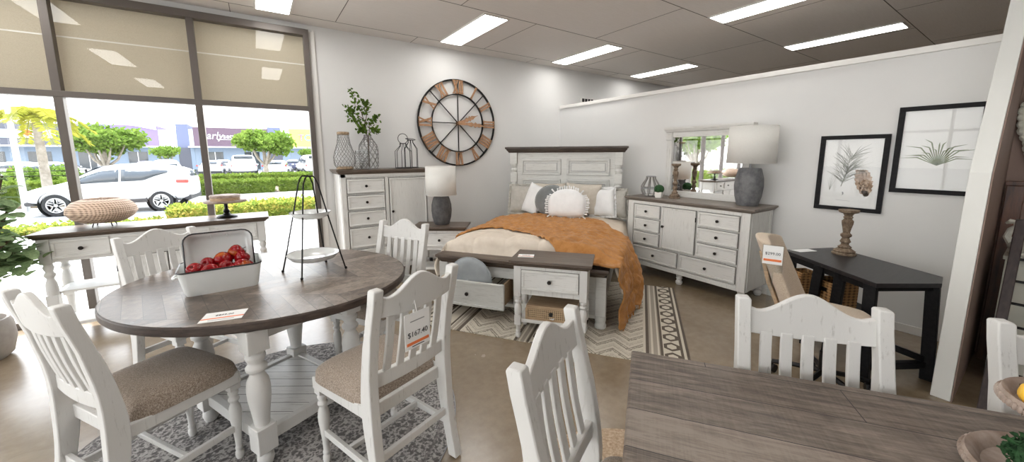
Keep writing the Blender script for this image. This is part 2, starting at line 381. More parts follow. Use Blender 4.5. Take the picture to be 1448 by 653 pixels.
# left shop wall with its own glazing
struct(MB().bb(-4.75,-4.65,-4.6,5.12,2.905,ZC).build('wall_left','wall',smooth=False))

def storefront(name,xs,y0=YB,rot=None,z0=.06):
    o=bpy.data.objects.new(name,None); COL.objects.link(o); o['kind']='structure'
    if rot: o.location=rot[0]; o.rotation_euler=(0,0,rot[1])
    f=MB()
    for x in xs[1:-1]: f.bb(x-.028,x+.028,y0-.055,y0+.03,0,2.90)
    f.bb(xs[0],xs[-1],y0-.055,y0+.03,0,z0)
    f.build('mullions','frame',o,smooth=False,bevel=.003)
    MB().bb(xs[0],xs[-1],y0-.062,y0+.036,2.835,2.905).build('head_rail','frame',o,smooth=False,bevel=.003)
    MB().bb(xs[0],xs[-1],y0-.058,y0+.032,2.01,2.062).build('transom','frame',o,smooth=False,bevel=.003)
    for x in (xs[0],xs[-1]): MB().bb(x-.027,x+.027,y0-.06,y0+.034,0,2.904).build('jamb','frame',o,smooth=False,bevel=.003)
    for a,b in zip(xs,xs[1:]):
        MB().bb(a+.02,b-.02,y0-.016,y0-.010,z0,2.012).build('glass_pane','pane',o,smooth=False)
        MB().bb(a+.02,b-.02,y0-.016,y0-.010,2.06,2.84).build('upper_glass_pane','pane',o,smooth=False)
    return o
XS=[-4.65,-4.25,-3.29,-2.33,-1.375,-.435,.572]
storefront('window_1',XS)
storefront('window_2',[-4.5,-3.5,-2.5,-1.5,-.5,.5,1.5,2.5,3.5,4.6],0,((-4.68,0,0),R(90)))
bl=['roller blind over the left window bay, cut by the photo edge','wide beige roller blind over the middle window bay above the white car','beige roller blind over the window bay next to the grey wall','beige roller blind in a bay left of the photo','beige roller blind two bays left of the photo']
for i,(a,b) in enumerate([(-2.33,-1.375),(-1.375,-.435),(-.435,.572),(-3.29,-2.33),(-4.25,-3.29)]):
    o=thing('roller_blind',bl[i],'blind',((a+b)/2,YB+.045,2.03),0,'roller blinds')
    h=(b-a)/2-.012
    MB().bb(-h,h,-.002,.002,.0,.84).build('fabric','blind',o,smooth=False)
    MB().tube([(-h,.02,.845),(h,.02,.845)],.022,10).build('roller_tube','trim',o)
    MB().bb(-h,h,-.005,.005,-.004,.02).build('bottom_rail','trim',o,smooth=False)
    lab(MB().bb(-h,h,-.0045,-.0025,.50,.512).build('hem_strip','trim',o,smooth=False),'pale horizontal seam')
# ceiling lights (0.3 x 1.15 m recessed panels)
LL=[((.11+.0,3.575),'bright ceiling light panel above the window bay, nearest the blinds'),((2.10,3.575),'large ceiling light panel left of centre, above the wall clock'),((4.02,3.595),'ceiling light panel to the right of the one above the clock, over the bed'),((5.94,3.59),'ceiling light panel farthest along the grey back wall in full view'),((4.17,1.16),'wide ceiling light panel cut by the top edge of the photo'),((6.13,1.17),'long ceiling light panel above the right-hand partition wall'),((7.88,3.57),'distant ceiling light panel half hidden behind the top of the partition')]
LH=[(2.2,-1.2),(-1.8,3.575),(-1.8,1.17),(.2,1.17),(2.15,1.17),(8.1,1.17),(6.2,-1.2),(-1.8,-1.2)]
for i,(x,y) in enumerate([l[0] for l in LL]+LH):
    o=thing('ceiling_light',LL[i][1] if i<len(LL) else 'white ceiling light panel outside the photo frame','ceiling light',(x+.15,y+.575,ZC-.012),0,'recessed ceiling light panels')
    f=MB(); 
    for a in (-1,1): f.bb(a*.152-.008,a*.152+.008,-.585,.585,0,.012); f.bb(-.16,.16,a*.58-.008,a*.58+.008,0,.012)
    f.build('frame','trim',o,smooth=False)
    MB().bb(-.146,.146,-.573,.573,.002,.010).build('diffuser','lamp_on',o,smooth=False)
# small grille high on the back wall above the partition
o=thing('wall_vent','small white louvred vent high on the grey wall above the partition','vent',(5.08,YB-.001,2.475))
MB().bb(-.16,.16,-.02,0,-.045,.045).build('frame','trim',o,smooth=False,bevel=.004)
m=MB()
for k in range(4): m.bb(-.14+k*.075,-.085+k*.075,-.024,-.019,-.03,.03)
m.build('opening','black',o,smooth=False)

# ================================================================== FURNITURE PARTS
PROF=[(0,.50),(.02,.62),(.06,.74),(.10,.70),(.125,.50),(.14,.62),(.165,.66),(.185,.5),(.22,.52),(.34,.60),(.48,.78),(.60,.97),(.68,1.0),(.75,.90),(.80,.62),(.82,.60),(.84,.86),(.865,.92),(.885,.70),(.90,.62),(.93,.80),(.955,.88),(.975,.72),(1,.74)]
def turned(mb,x,y,z0,z1,r,top=0,bot=0,seg=18):
    """turned leg with an optional square block above and below"""
    a=z0+bot; b=z1-top
    mb.lathe([(r*q,a+(b-a)*f) for f,q in PROF],(x,y,0),seg)
    s=r*.93
    if top: mb.bb(x-s,x+s,y-s,y+s,b-.002,z1)
    if bot: mb.bb(x-s,x+s,y-s,y+s,z0,a+.002)
def knob(parent,x,y,z,d=(0,-1,0),r=.016,mat='knob'):
    m=MB(); rot=Vector((0,0,1)).rotation_difference(Vector(d)).to_matrix().to_4x4(); T=Matrix.Translation((x,y,z))@rot
    m.lathe([(.007,-.004),(.007,.012),(r*.8,.014),(r,.020),(r*.95,.027),(r*.5,.032)],seg=14,mat=T); return m.build('knob',mat,parent)
def panel_front(parent,name,x0,x1,z0,z1,y,mat='cabh',inset=.016,kn=None,hinge=None):
    """drawer or door front at plane y (front faces -y): raised bead frame + recessed panel + knob"""
    m=MB(); w=.020
    m.bb(x0,x1,y-.004,y+.016,z0,z1)
    fr=[(x0,x1,z1-w,z1),(x0,x1,z0,z0+w),(x0,x0+w,z0+w,z1-w),(x1-w,x1,z0+w,z1-w)]
    for a,b,c,d in fr: m.bb(a,b,y-.013,y-.003,c,d)
    o=m.build(name,mat,parent,bevel=.003)
    MB().bb(x0-.004,x1+.004,y+.003,y+.0075,z0-.004,z1+.004).build('shadow_gap','joint',o,smooth=False)
    if kn:
        for kx,kz in kn: knob(o,kx,y-.012 if abs(kx-x0)<.04 or abs(kx-x1)<.04 else y-.004,kz)
    if hinge:
        MB().tube([(hinge,y-.014,z1-.12),(hinge,y-.014,z1-.07)],.005,8).build('hinge','black',o)
    return o
def moulded_top(parent,x0,x1,y0,y1,z0,z1,mat='top',name='top'):
    """worktop slab with a cove moulding beneath; overhang already in x0..y1 (y1 = back)"""
    t=z1-z0; m=MB(); pr=[(0,z1),(0,z1-t*.38),(.008,z1-t*.46),(.012,z1-t*.62),(.024,z1-t*.80),(.026,z0)]
    rings=[]
    for off,z in [(.05,z1)]+pr: rings.append([(x0+off,y0+off,z),(x1-off,y0+off,z),(x1-off,y1-min(off,.01),z),(x0+off,y1-min(off,.01),z)])
    m.loft(rings); return m.build(name,mat,parent,smooth=False,bevel=.0015)

# ---------------------------------------------------------------- dining chair
def make_chair(label,group):
    t=thing('dining_chair',label,'chair',(0,0,0),0,group)
    # local: +y is the front, post feet at y=-.23
    path=[(-.285,0),(-.255,.12),(-.225,.30),(-.212,.44),(-.214,.56),(-.232,.70),(-.262,.84),(-.300,.985)]
    def at(z):
        for (y0,a),(y1,b) in zip(path,path[1:]):
            if z<=b: return y0+(y1-y0)*(z-a)/(b-a)
        return path[-1][0]
    def smooth_y(z): return (at(max(0,z-.05))+at(z)+at(min(.985,z+.05)))/3
    for s in (-1,1):
        rings=[]
        for i in range(17):
            z=.985*i/16; y=smooth_y(z); hw=.0215; hd=.026+.010*math.exp(-((z-.44)/.16)**2)-.004*(z>.8); x=s*(.203-.0*z)
            rings.append([(x-hw,y-hd,z),(x+hw,y-hd,z),(x+hw,y+hd,z),(x-hw,y+hd,z)])
        rings.append([(x-hw*.8,y-hd*.8,.992),(x+hw*.8,y-hd*.8,.992),(x+hw*.8,y+hd*.8,.992),(x-hw*.8,y+hd*.8,.992)])
        MB().loft(rings).build('post','chair',t,bevel=.005,ang=50)
    # crest rail
    rings=[]
    for i in range(25):
        u=-1+2*i/24; x=u*.186; a=abs(u)
        hump=.5+.5*cos(PI*min(1,a/.82)); zt=.945+.068*hump+.012*max(0,a-.82)/.18; zb=.868-.012*(1-a*a)+.0
        y0=smooth_y(.92)-.016*(1-u*u)
        rings.append([(x,y0-.013+.006,zb),(x,y0+.013+.006,zb),(x,y0+.011-.008,zt),(x,y0-.013-.008,zt)])
    MB().loft(rings).build('crest_rail','chair',t,bevel=.004,ang=50)
    rings=[]
    for i in range(13):
        u=-1+2*i/12; x=u*.186; y0=smooth_y(.575)-.010*(1-u*u)
        rings.append([(x,y0-.013,.548-.006*(1-u*u)),(x,y0+.013,.548-.006*(1-u*u)),(x,y0+.013,.606+.004*u*u),(x,y0-.013,.606+.004*u*u)])
    MB().loft(rings).build('lower_back_rail','chair',t,bevel=.004,ang=50)
    for k in range(5):
        x=-.128+k*.064; u=x/.186; rings=[]
        for i in range(11):
            z=.60+(.875-.60)*i/10; y=smooth_y(z)-.013*(1-u*u)+.010*sin(PI*i/10)*-1
            rings.append([(x-.018,y-.007,z),(x+.018,y-.007,z),(x+.018,y+.007,z),(x-.018,y+.007,z)])
        MB().loft(rings).build('slat','chair',t,bevel=.003,ang=50)
    # seat frame and cushion
    m=MB(); fw,bw,fy,by=.225,.185,.225,-.20
    m.loft([[(-fw,fy,.40),(fw,fy,.40),(fw,fy-.024,.40),(-fw,fy-.024,.40)],[(-fw,fy,.455),(fw,fy,.455),(fw,fy-.024,.455),(-fw,fy-.024,.455)]])
    m.bb(-bw,bw,by,by+.024,.395,.455)
    for s in (-1,1):
        m.loft([[(s*fw,fy-.01,z),(s*(fw-.024),fy-.01,z),(s*(bw-.0),by,z),(s*(bw+.024),by,z)] for z in (.40,.455)])
    m.build('seat_frame','chair',t,bevel=.004)
    n=14; mb=MB()
    def cush(u,v,top):
        a=2*u-1; b=2*v-1; y=(by+.022)+(fy+.012-by-.022)*v; hw=(bw+.028)+(fw+.012-bw-.028)*v
        ex=(1-abs(a)**5)*(1-abs(b)**5); ex=max(0,ex)**.36
        rr=1-.10*(abs(a)**6)*(abs(b)**6)
        z=.450+ (.085*ex if top else 0)
        return (a*hw*rr,(y if True else 0)*1.0-(b*.02*abs(a)**8),z)
    mb.grid(lambda u,v:cush(u,v,True),n*2,n*2); mb.grid(lambda u,v:cush(u,v,False),n*2,n*2)
    bmesh.ops.remove_doubles(mb.bm,verts=mb.bm.verts,dist=.0004)
    mb.build('seat_cushion','tweed',t,ang=60)
    for s in (-1,1):
        m=MB(); turned(m,s*.196,.198,0,.458,.0265,.085,.0); m.build('front_leg','leg',t,bevel=.003)
        MB().bb(s*.199-.010,s*.199+.010,-.225,.18,.155,.187).build('side_stretcher','chair',t,bevel=.003)
    MB().bb(-.19,.19,-.02,.0,.163,.187).build('cross_stretcher','chair',t,bevel=.003)
    MB().bb(-.185,.185,-.245,-.225,.215,.25).build('back_stretcher','chair',t,bevel=.003)
    return t

# ---------------------------------------------------------------- bed
BED=(1.912,2.704); BRZ=R(-53.5)
def make_bed():
    t=thing('bed','grey-white panelled bed with dark wood caps set across the room corner','bed',(*BED,0),BRZ)
    HY=2.10
    # headboard: panel, pilasters, cap
    hb=MB(); hb.bb(-.70,.70,HY-.015,HY+.02,.25,1.52).build('headboard_panel','bedpaint',t,smooth=False,bevel=.003)
    for (x0,x1) in ((-.63,-.045),(.045,.63)):
        for (z0,z1) in ((1.215,1.44),(.80,1.155),(.42,.74)):
            m=MB(); w=.028
            for a,b,c,d in ((x0,x1,z1-w,z1),(x0,x1,z0,z0+w),(x0,x0+w,z0,z1),(x1-w,x1,z0,z1)): m.bb(a,b,HY-.030,HY-.014,c,d)
            m.bb(x0+.06,x1-.06,HY-.026,HY-.014,z0+.055,z1-.055)
            rp_=m.build('raised_panel','bedpaint',t,smooth=False,bevel=.004); g_=MB()
            for q_,y_ in ((0,.0165),(w,.0165),(.058,.0262)):
                for a,b,c,d in ((x0+q_,x1-q_,z1-q_-.003,z1-q_+.003),(x0+q_,x1-q_,z0+q_-.003,z0+q_+.003),(x0+q_-.003,x0+q_+.003,z0+q_,z1-q_),(x1-q_-.003,x1-q_+.003,z0+q_,z1-q_)): g_.bb(a,b,HY-y_,HY-y_+.004,c,d)
            g_.build('panel_outline','greyink',rp_,smooth=False)  # thin grey strips outlining the frame and inner panel edges
    for s in (-1,1):
        m=MB(); x=s*.745
        m.bb(x-.055,x+.055,HY-.045,HY+.045,0,.60); m.lathe([(.042,.60),(.052,.62),(.045,.65),(.038,.67),(.050,.78),(.054,.90),(.045,1.0),(.038,1.04),(.052,1.06),(.052,1.08),(.04,1.10)],(x,HY,0),18)
        m.bb(x-.05,x+.05,HY-.045,HY+.045,1.10,1.24); m.lathe([(.052,1.24),(.038,1.255),(.052,1.275),(.052,1.29),(.040,1.31),(.05,1.34),(.053,1.36)],(x,HY,0),18); m.bb(x-.053,x+.053,HY-.048,HY+.045,1.36,1.53)
        m.build('headboard_post','bedpaint',t,bevel=.004)
    def cap(name,x,y,z,h,d0,d1,mat='cap'):
        m=MB(); rings=[]
        for off,zz in ((.035,z+h),(0,z+h-.004),(0,z+h*.66),(.014,z+h*.60),(.018,z+h*.42),(.032,z+h*.25),(.045,z+.0)):
            rings.append([(-x+off,y-d0+off,zz),(x-off,y-d0+off,zz),(x-off,y+d1-off,zz),(-x+off,y+d1-off,zz)])
        m.loft(rings); return m.build(name,mat,t,smooth=False,bevel=.002)
    cap('headboard_cap',.865,HY,1.53,.085,.085,.06)
    # footboard
    MB().bb(-.72,.72,-.022,.022,.36,.47).build('footboard_rail','bedpaint',t,smooth=False,bevel=.003)
    MB().bb(-.72,-.71+.02,-.02,.02,.1,.36).build('footboard_stile','bedpaint',t,smooth=False,bevel=.003)
    MB().bb(-.04,.04,-.022,.022,.10,.36).build('footboard_stile','bedpaint',t,smooth=False,bevel=.003)
    MB().bb(.04,.72,-.010,.015,.12,.36).build('closed_drawer_front','bedpaint',t,smooth=False,bevel=.003)
    MB().bb(-.72,.72,-.02,.02,.085,.12).build('footboard_base_rail','bedpaint',t,smooth=False,bevel=.003)
    cap('footboard_cap',.82,0,.465,.085,.085,.075,'top')
    for s in (-1,1):
        m=MB(); x=s*.755; m.bb(x-.045,x+.045,-.045,.045,.12,.47)
        m.lathe([(.040,0),(.050,.012),(.052,.03),(.046,.045),(.040,.055),(.046,.07),(.048,.09),(.046,.122)],(x,0,0),20); m.build('footboard_post','bedpaint',t,bevel=.004)
        MB().bb(s*.76-.018,s*.76+.018,.04,HY-.04,.16,.40).build('side_rail','bedpaint',t,smooth=False,bevel=.003)
    MB().bb(-.735,.735,.11,HY-.05,.30,.565).build('mattress','linw',t,bevel=.05,seg=4)
    # open storage drawer
    d=MB(); d.bb(-.77,-.06,-.215,-.193,.13,.365); d.bb(-.745,-.085,-.222,-.21,.155,.34)
    m=MB(); x0,x1,z0,z1,w,y=-.77,-.06,.13,.365,.022,-.215
    m.bb(x0,x1,y,y+.02,z0,z1)
    for a,b,c,e in ((x0,x1,z1-w,z1),(x0,x1,z0,z0+w),(x0,x0+w,z0,z1),(x1-w,x1,z0,z1)): m.bb(a,b,y-.010,y+.001,c,e)
    d.bm.free(); dr=m.build('storage_drawer','bedpaint',t,smooth=False,bevel=.003); dr['label']='storage drawer pulled open below the footboard'
    b=MB(); b.bb(-.745,-.73,-.195,.30,.15,.34); b.bb(-.10,-.085,-.195,.30,.15,.34); b.bb(-.745,-.085,-.195,.30,.14,.155); b.build('drawer_box','oak',dr,smooth=False)
    knob(dr,-.415,-.216,.25,r=.018)
    return t
bed=make_bed()
BM=Matrix.Translation((*BED,0))@Matrix.Rotation(BRZ,4,'Z')
# bedding surface in bed coordinates
def duvet_top(u,v):
    """height of the duvet at bed-local (u across, v along)"""
    a=max(0,1-abs(u/.80)**4); z=.615+.060*a
    foot=max(0,1-max(0,v-.02)/.55); z+=.030*foot*a
    z-= .075*max(0,(.17-v)/.17)**2
    z+=.016*mnoise.noise(Vector((u*2.2,v*2.2,3)))+.007*mnoise.noise(Vector((u*6,v*9,1)))
    return z
def drape(p,v,off=0.0,hw=.80,puff=.045):
    if p<0: hw=.775
    """p = cloth distance from the bed centre line; beyond hw it falls down the side"""
    a=abs(p); s=1 if p>=0 else -1
    if a<=hw: return Vector((p,v,duvet_top(p,v)+off))
    d=a-hw; r=.07 if s>0 else .045; puff=puff if s>0 else .012+.14*max(0,1-v/.65); q=min(d,r*PI/2); ang=q/r
    x=hw+r*sin(ang); z=duvet_top(s*hw,v)-r*(1-cos(ang)); rest=d-q
    wav=.018*sin(v*11+s)+.012*sin(v*23+2)
    x+=puff*sin(min(1,rest/.35)*PI)*.6+(wav if s>0 else wav*.2)*min(1,rest/.2)+rest*(.10 if s>0 else .02); z-=rest*.985
    return Vector((s*(x+off),v,max(z+off*.3,.012)))
def duv(u,v):
    y=.055+(2.0-.055)*v; hang=.31+.05*sin(v*7)+.0*u
    p=(2*u-1)*(.80+hang)
    P=drape(p,y)
    if v<.012: P.z=min(P.z,.50 if abs(p)<.8 else P.z)
    elif v<.03 and abs(p)<.8: P.z-=.05; P.y-=.008
    c=(.034*abs(cos(p*9.5))**.6-.022+.008*sin(p*58+y*9+2*sin(p*13))*max(0,1-y/.28))*max(0,1-y/.75)*(1 if abs(p)<.8 else .3)   # quilting puffs near the foot
    P.z+=c; return BM@P
d=MB().grid(duv,190,90).build('duvet','duvet',ang=180,solid=.022); tag(d,'oatmeal beige duvet spread over the bed','duvet')
# front roll of the duvet at the footboard is part of the same surface
def thr(s,t):
    # s across the cloth (left->right), t from foot edge to head edge ; bed-local curves
    p=-1.02+(1.02+1.40)*s
    def pw(T):
        if p<=T[0][0]: return T[0][1]
        for (a,b),(c,d) in zip(T,T[1:]):
            if p<=c:
                e=(p-a)/(c-a); e=e*e*(3-2*e)*.6+e*.4; return b+(d-b)*e
        return T[-1][1]
    f0=pw([(-1.02,.30),(-.80,.42),(-.62,.66),(-.42,.68),(-.20,.56),(.05,.34),(.28,.08),(.45,-.05),(.62,-.10),(.9,-.13)])
    f1=pw([(-1.02,1.30),(-.80,1.50),(-.45,1.68),(-.1,1.74),(.25,1.68),(.55,1.50),(.80,1.10)])
    if p>.8: 
        k=min(1,(p-.8)/.6); f0=-.15+.13*k; f1=1.10-.60*k**.8
    y=f0+(f1-f0)*t
    P=drape(p,max(y,.03),.026)
    q1=mnoise.noise(Vector((p*7,y*9,5))); q2=mnoise.noise(Vector((p*15,y*18,8)))
    n=.020*(.55-abs(q1)*2)+.010*(.5-abs(q2)*2)
    if y<.09 and abs(p)<=.86:           # over the footboard cap
        P.y=y; P.z=.590+max(0,P.z-.590)*min(1,max(0,(y+.02)/.11))
    elif y<.03: P.y=y
    if p>.80:
        fold=.026*sin(t*19)*min(1,(p-.8)/.3); P.x+=abs(fold)*.9+.015
        P.x+=.015+(-.075+.17*t)*min(1,(p-.8)/.4)
        if p>1.30: P.z=max(.018,P.z)
    P.z+=n; P.x+=n*(p>.85)
    return BM@P
tb=MB().grid(thr,230,110).build('throw_blanket','throw',ang=180,solid=.014); tag(tb,'orange tan ruched throw draped across the bed and down its right side','throw blanket')
# fringe along the lower hem
fr=MB()
for k in range(90):
    a=thr(1.0,k/89); dx=random.uniform(-.006,.006); fr.tube([a,a+Vector((dx,dx,-.012)),a+Vector((dx*2,random.uniform(-.01,.01),-min(.04,a.z-.004)))],.0022,4)
fr=fr.build('fringe','throw',tb)

def cushion(name,label,cat,w,h,t,mat,loc,lean,yaw,shape='sq',edge=None,group=None,roll=0):
    """loc in bed coordinates = bottom centre; leans back towards +y by `lean` degrees"""
    m=MB(); nu=22
    T=BM@Matrix.Translation(loc)@Matrix.Rotation(R(yaw),4,'Z')@Matrix.Rotation(R(-lean),4,'X')@Matrix.Rotation(R(roll),4,'Y')@Matrix.Translation((0,0,h/2))
    def f(sgn):
        def g(u,v):
            a=2*u-1; b=2*v-1
            if shape=='arch':
                x=a*w/2*(1-.10*(b*b)-.22*max(0,b)**3); z=b*h/2*(1-.10*a*a)-(.0 if b<0 else .10*h*abs(a)**3*b); th=(max(0,(1-a**4)*(1-b**4)))**.5*t/2
            elif shape=='sq':
                pin=1-.07*(1-a*a)*(b*b)**2-.0; pin2=1-.07*(1-b*b)*(a*a)**2
                x=a*w/2*pin2; z=b*h/2*pin; th=(max(0,(1-a**4)*(1-b**4)))**.55*t/2
            else:
                rr=max(abs(a),abs(b)); an=math.atan2(b,a) if rr>0 else 0; x=rr*cos(an)*w/2; z=rr*sin(an)*h/2; th=(max(0,1-rr**3))**.5*t/2
            th+=.004*mnoise.noise(Vector((x*14+loc[0]*9,z*14,sgn*2)))
            return (x,sgn*th,z)
        return g
    m.grid(f(-1),nu,nu); m.grid(f(1),nu,nu); bmesh.ops.remove_doubles(m.bm,verts=m.bm.verts,dist=.0008)
    o=m.build(name,mat,None,ang=180); o.matrix_world=T; tag(o,label,cat,group)
    if edge=='tassel':
        e=MB(); n=44
        for k in range(n):
            q=k/n*4; sd=int(q); f_=q-sd; a,b=[(-1+2*f_,1),(1,1-2*f_),(1-2*f_,-1),(-1,-1+2*f_)][sd]
            px,pz=a*w/2*(1-.10*(b*b)-.22*max(0,b)**3)*.97,(b*h/2*(1-.10*a*a)-(.0 if b<0 else .10*h*abs(a)**3*b))*.97; ox,oz=(a if abs(a)==1 else 0),(b if abs(b)==1 else 0)
            L=.022 if k%2 else .030
            e.sphere((px+ox*.008,0,pz+oz*.008),.010,1,1,1,8,6)
            e.tube([(px+ox*.010,-.004,pz+oz*.010),(px+ox*.024,-.006,pz+oz*.024),(px+ox*(.02+L),-.008,pz+oz*(.02+L))],.01,5,rr=[.006,.010,.012])
        e.build('tassel_trim','linw',o)
    if edge=='frill':
        e=MB(); n=160; rings=[[],[]]
        for k in range(n):
            q=k/n*4; sd=int(q); f_=q-sd; a,b=[(-1+2*f_,1),(1,1-2*f_),(1-2*f_,-1),(-1,-1+2*f_)][sd]
            r2=1+.10; px,pz=a*w/2,b*h/2; wv=.008*sin(k*1.25)
            rings[0].append((px*.95,0,pz*.95)); rings[1].append((px*r2,wv-.002,pz*r2))
        e.loft(rings,caps=False); e.build('frill',mat,o,solid=.003,ang=180)
    if edge=='piping':
        e=MB(); pts=[(cos(2*PI*k/40)*w/2,0,sin(2*PI*k/40)*h/2) for k in range(40)]; e.tube(pts,.006,6,loop=True); e.build('piping',mat,o)
    return o
G1='pillows against the headboard'
cushion('pillow','grey-beige pillow at the far left end of the headboard','pillow',.40,.40,.14,'ling',(-.56,1.90,.675),16,4,edge='frill',group=G1)
cushion('pillow','white pillow seen edge-on at the left of the headboard','pillow',.30,.43,.12,'linw',(-.44,1.80,.685),16,-24,group=G1,roll=14)
cushion('pillow','beige square cushion behind the round grey cushion','cushion',.50,.43,.14,'linb',(-.19,1.86,.69),14,3,group=G1)
cushion('round_cushion','round dark grey velvet cushion leaning on the pillows','cushion',.46,.42,.12,'velvet',(-.10,1.66,.69),16,-6,'round','piping')
cushion('pillow','large beige square cushion standing right of the tasselled one','cushion',.48,.44,.14,'linb',(.30,1.82,.69),14,3,group=G1,roll=2)
cushion('pillow','white frilled pillow second from the right end of the headboard','pillow',.34,.38,.14,'linw',(.57,1.84,.685),16,4,edge='frill',group=G1,roll=-3)
cushion('pillow','oatmeal frilled pillow at the far right end of the headboard','pillow',.32,.38,.14,'ling',(.73,1.92,.665),16,12,edge='frill',group=G1)
cushion('tasselled_cushion','white rounded cushion with tassel edging in front of all the pillows','cushion',.50,.38,.17,'linw',(.14,1.55,.695),18,0,edge='tassel',shape='arch')
# round pillow standing in the open drawer
o=cushion('round_cushion','round blue-grey velvet cushion standing in the open bed drawer','cushion',.42,.40,.085,'velvetl',(-.42,-.140,.165),0,0,'round','piping')
o.location=o.location
# little button in its middle
e=MB().sphere((0,-.052,0),.012,1,.5,1).build('button','velvetl',o)

# ---------------------------------------------------------------- nightstands
def make_nightstand(label,loc,rz,depth=.30,grp='matching nightstands'):
    t=thing('nightstand',label,'nightstand',loc,rz,grp); w=.29; d=depth/2
    moulded_top(t,-w-.035,w+.035,-d-.03,d+.03,.615,.665)
    m=MB(); m.bb(-w+.03,w-.03,-d+.008,-d+.028,.38,.615); m.bb(-w+.01,-w+.028,-d+.03,d-.03,.38,.615); m.bb(w-.028,w-.01,-d+.03,d-.03,.38,.615); m.bb(-w+.03,w-.03,d-.025,d-.008,.38,.615)
    m.build('drawer_case','cab',t,smooth=False,bevel=.002)
    for sx in (-1,1):
        for sy in (-1,1):
            m=MB(); turned(m,sx*(w-.028),sy*(d-.028),0,.615,.031,.25,0)
            m.bb(sx*(w-.028)-.027,sx*(w-.028)+.027,sy*(d-.028)-.027,sy*(d-.028)+.027,.115,.20); m.build('leg','leg',t,bevel=.003)
    panel_front(t,'drawer',-w+.065,w-.065,.425,.585,-d+.004,'cabh',kn=[(0,.505)])
    MB().bb(-w+.03,w-.03,-d+.02,d-.02,.135,.165).build('lower_shelf','cabh',t,smooth=False,bevel=.003)
    return t
n1=make_nightstand('white nightstand with dark wood top standing at the foot of the bed',(1.935,2.243,.0065),R(-50))
n2=dup(n1,(1.80,4.15,0),R(-36),'white nightstand with dark wood top between tall chest and bed, under a lamp')
# rattan box on shelf of the near one
NM=Matrix.Translation((1.935,2.243,.0065))@Matrix.Rotation(R(-50),4,'Z')
t=thing('rattan_box','flat light rattan box with wooden lid on the lower shelf of the front nightstand','box',NM@Vector((.01,0,.166)),R(-50))
MB().bb(-.20,.20,-.12,.12,0,.095).build('cane_body','caneb',t,smooth=False,bevel=.004)
MB().bb(-.205,.205,-.125,.125,.092,.118).build('lid','oak',t,smooth=False,bevel=.004)
m=MB()
for x in (-.2,.2): m.bb(x-.01,x+.01,-.127,-.118,0,.094)
m.bb(-.2,.2,-.127,-.118,0,.012); m.build('frame_strip','oak',t,smooth=False)
MB().bb(-.014,.014,-.139,-.124,.045,.075).build('latch','black',t,bevel=.003)
MB().prism([(-.01,-.145),(.025,-.16),(.03,-.13)],.03,.032).build('paper_tag','paper',t,smooth=False)
# cards
def price_card(name,label,loc,rz,w=.13,h=.085,price='$249.00',group=None,tilt=0,big=.02):
    t=thing(name,label,'price card',loc,rz,group); t.rotation_euler=(tilt,0,rz)
    MB().bb(-w/2,w/2,-h/2,h/2,0,.0015).build('card','paper',t,smooth=False)
    MB().bb(-w/2,w/2,-h*.22,-h*.13,.0015,.002).build('orange_stripe','orange',t,smooth=False)
    text_obj('price_text',price,big,'ink',t,Matrix.Translation((0,h*.12,.0021)),.0002)
    MB().bb(-w*.3,w*.3,-h*.38,-h*.34,.0015,.002).build('small_print','greyink',t,smooth=False)
    return t
price_card('price_card','small white price card lying on the nightstand at the bed foot',NM@Vector((-.22,-.02,.666)),R(-42),.13,.09,'$299.00')
# ---------------------------------------------------------------- tall chest
t=thing('tall_chest','tall white chest with four drawers and one door against the grey wall','chest',(1.30,4.55,0)); W=.535
moulded_top(t,-W-.045,W+.045,-.035,.43,1.285,1.335)
MB().bb(-W,W,.02,.425,.10,1.285).build('body','cab',t,smooth=False,bevel=.003)
m=MB()
for s in (-1,1): m.bb(s*(W-.027)-.027,s*(W-.027)+.027,0,.03,.10,1.285); m.bb(s*(W+.002)-.004,s*(W+.002)+.004,.03,.07,.1,1.285); m.bb(s*(W+.002)-.004,s*(W+.002)+.004,.37,.42,.1,1.285)
m.bb(-W,W,.0,.03,1.245,1.285); m.bb(-W,W,0,.03,.10,.16); m.bb(-.045,-.005,.0,.03,.16,1.245); m.build('face_frame','cab',t,smooth=False,bevel=.003)
for x,y in ((-W+.04,.04),(W-.04,.04),(-W+.04,.38),(W-.04,.38)):
    MB().lathe([(.03,0),(.038,.02),(.03,.045),(.022,.06),(.032,.075),(.034,.10)],(x,y,0),16).build('foot','leg',t)
zs=[(1.065,1.225),(.875,1.035),(.68,.845),(.42,.65),(.18,.39)]
for a,b in zs: panel_front(t,'drawer',-W+.065,-.055,a,b,.004,'cabh',kn=[(-.265,(a+b)/2)])
panel_front(t,'door',.008,W-.065,.18,1.225,.004,'cab',kn=[(.03,.82)],hinge=W-.06)
CZ=1.335
# ---------------------------------------------------------------- sideboard
t=thing('sideboard','long white sideboard with dark top under the shop window','sideboard',(-.725,4.40,0)); W=.745
moulded_top(t,-W-.035,W+.035,-.03,.40,.855,.90)
m=MB(); m.bb(-W+.05,W-.05,.01,.03,.665,.855); m.bb(-W+.01,-W+.03,.05,.33,.665,.855); m.bb(W-.03,W-.01,.05,.33,.665,.855); m.bb(-W+.05,W-.05,.34,.36,.665,.855); m.build('apron','cabh',t,smooth=False,bevel=.002)
for sx in (-1,1):
    for y in (.035,.335):
        m=MB(); x=sx*(W-.035); turned(m,x,y,0,.857,.036,.20,0); m.bb(x-.034,x+.034,y-.034,y+.034,.31,.40); m.build('leg','leg',t,bevel=.003)
for a,b,kn in ((-W+.075,-.345,1),(-.31,.31,2),(.345,W-.075,1)):
    k=[((a+b)/2,.765)] if kn==1 else [(-.16,.765),(.16,.765)]
    panel_front(t,'drawer',a,b,.69,.84,.010,'cabh',kn=k)
MB().bb(-.335,.335,.03,.34,.12,.665).build('cabinet_case','cab',t,smooth=False,bevel=.003)
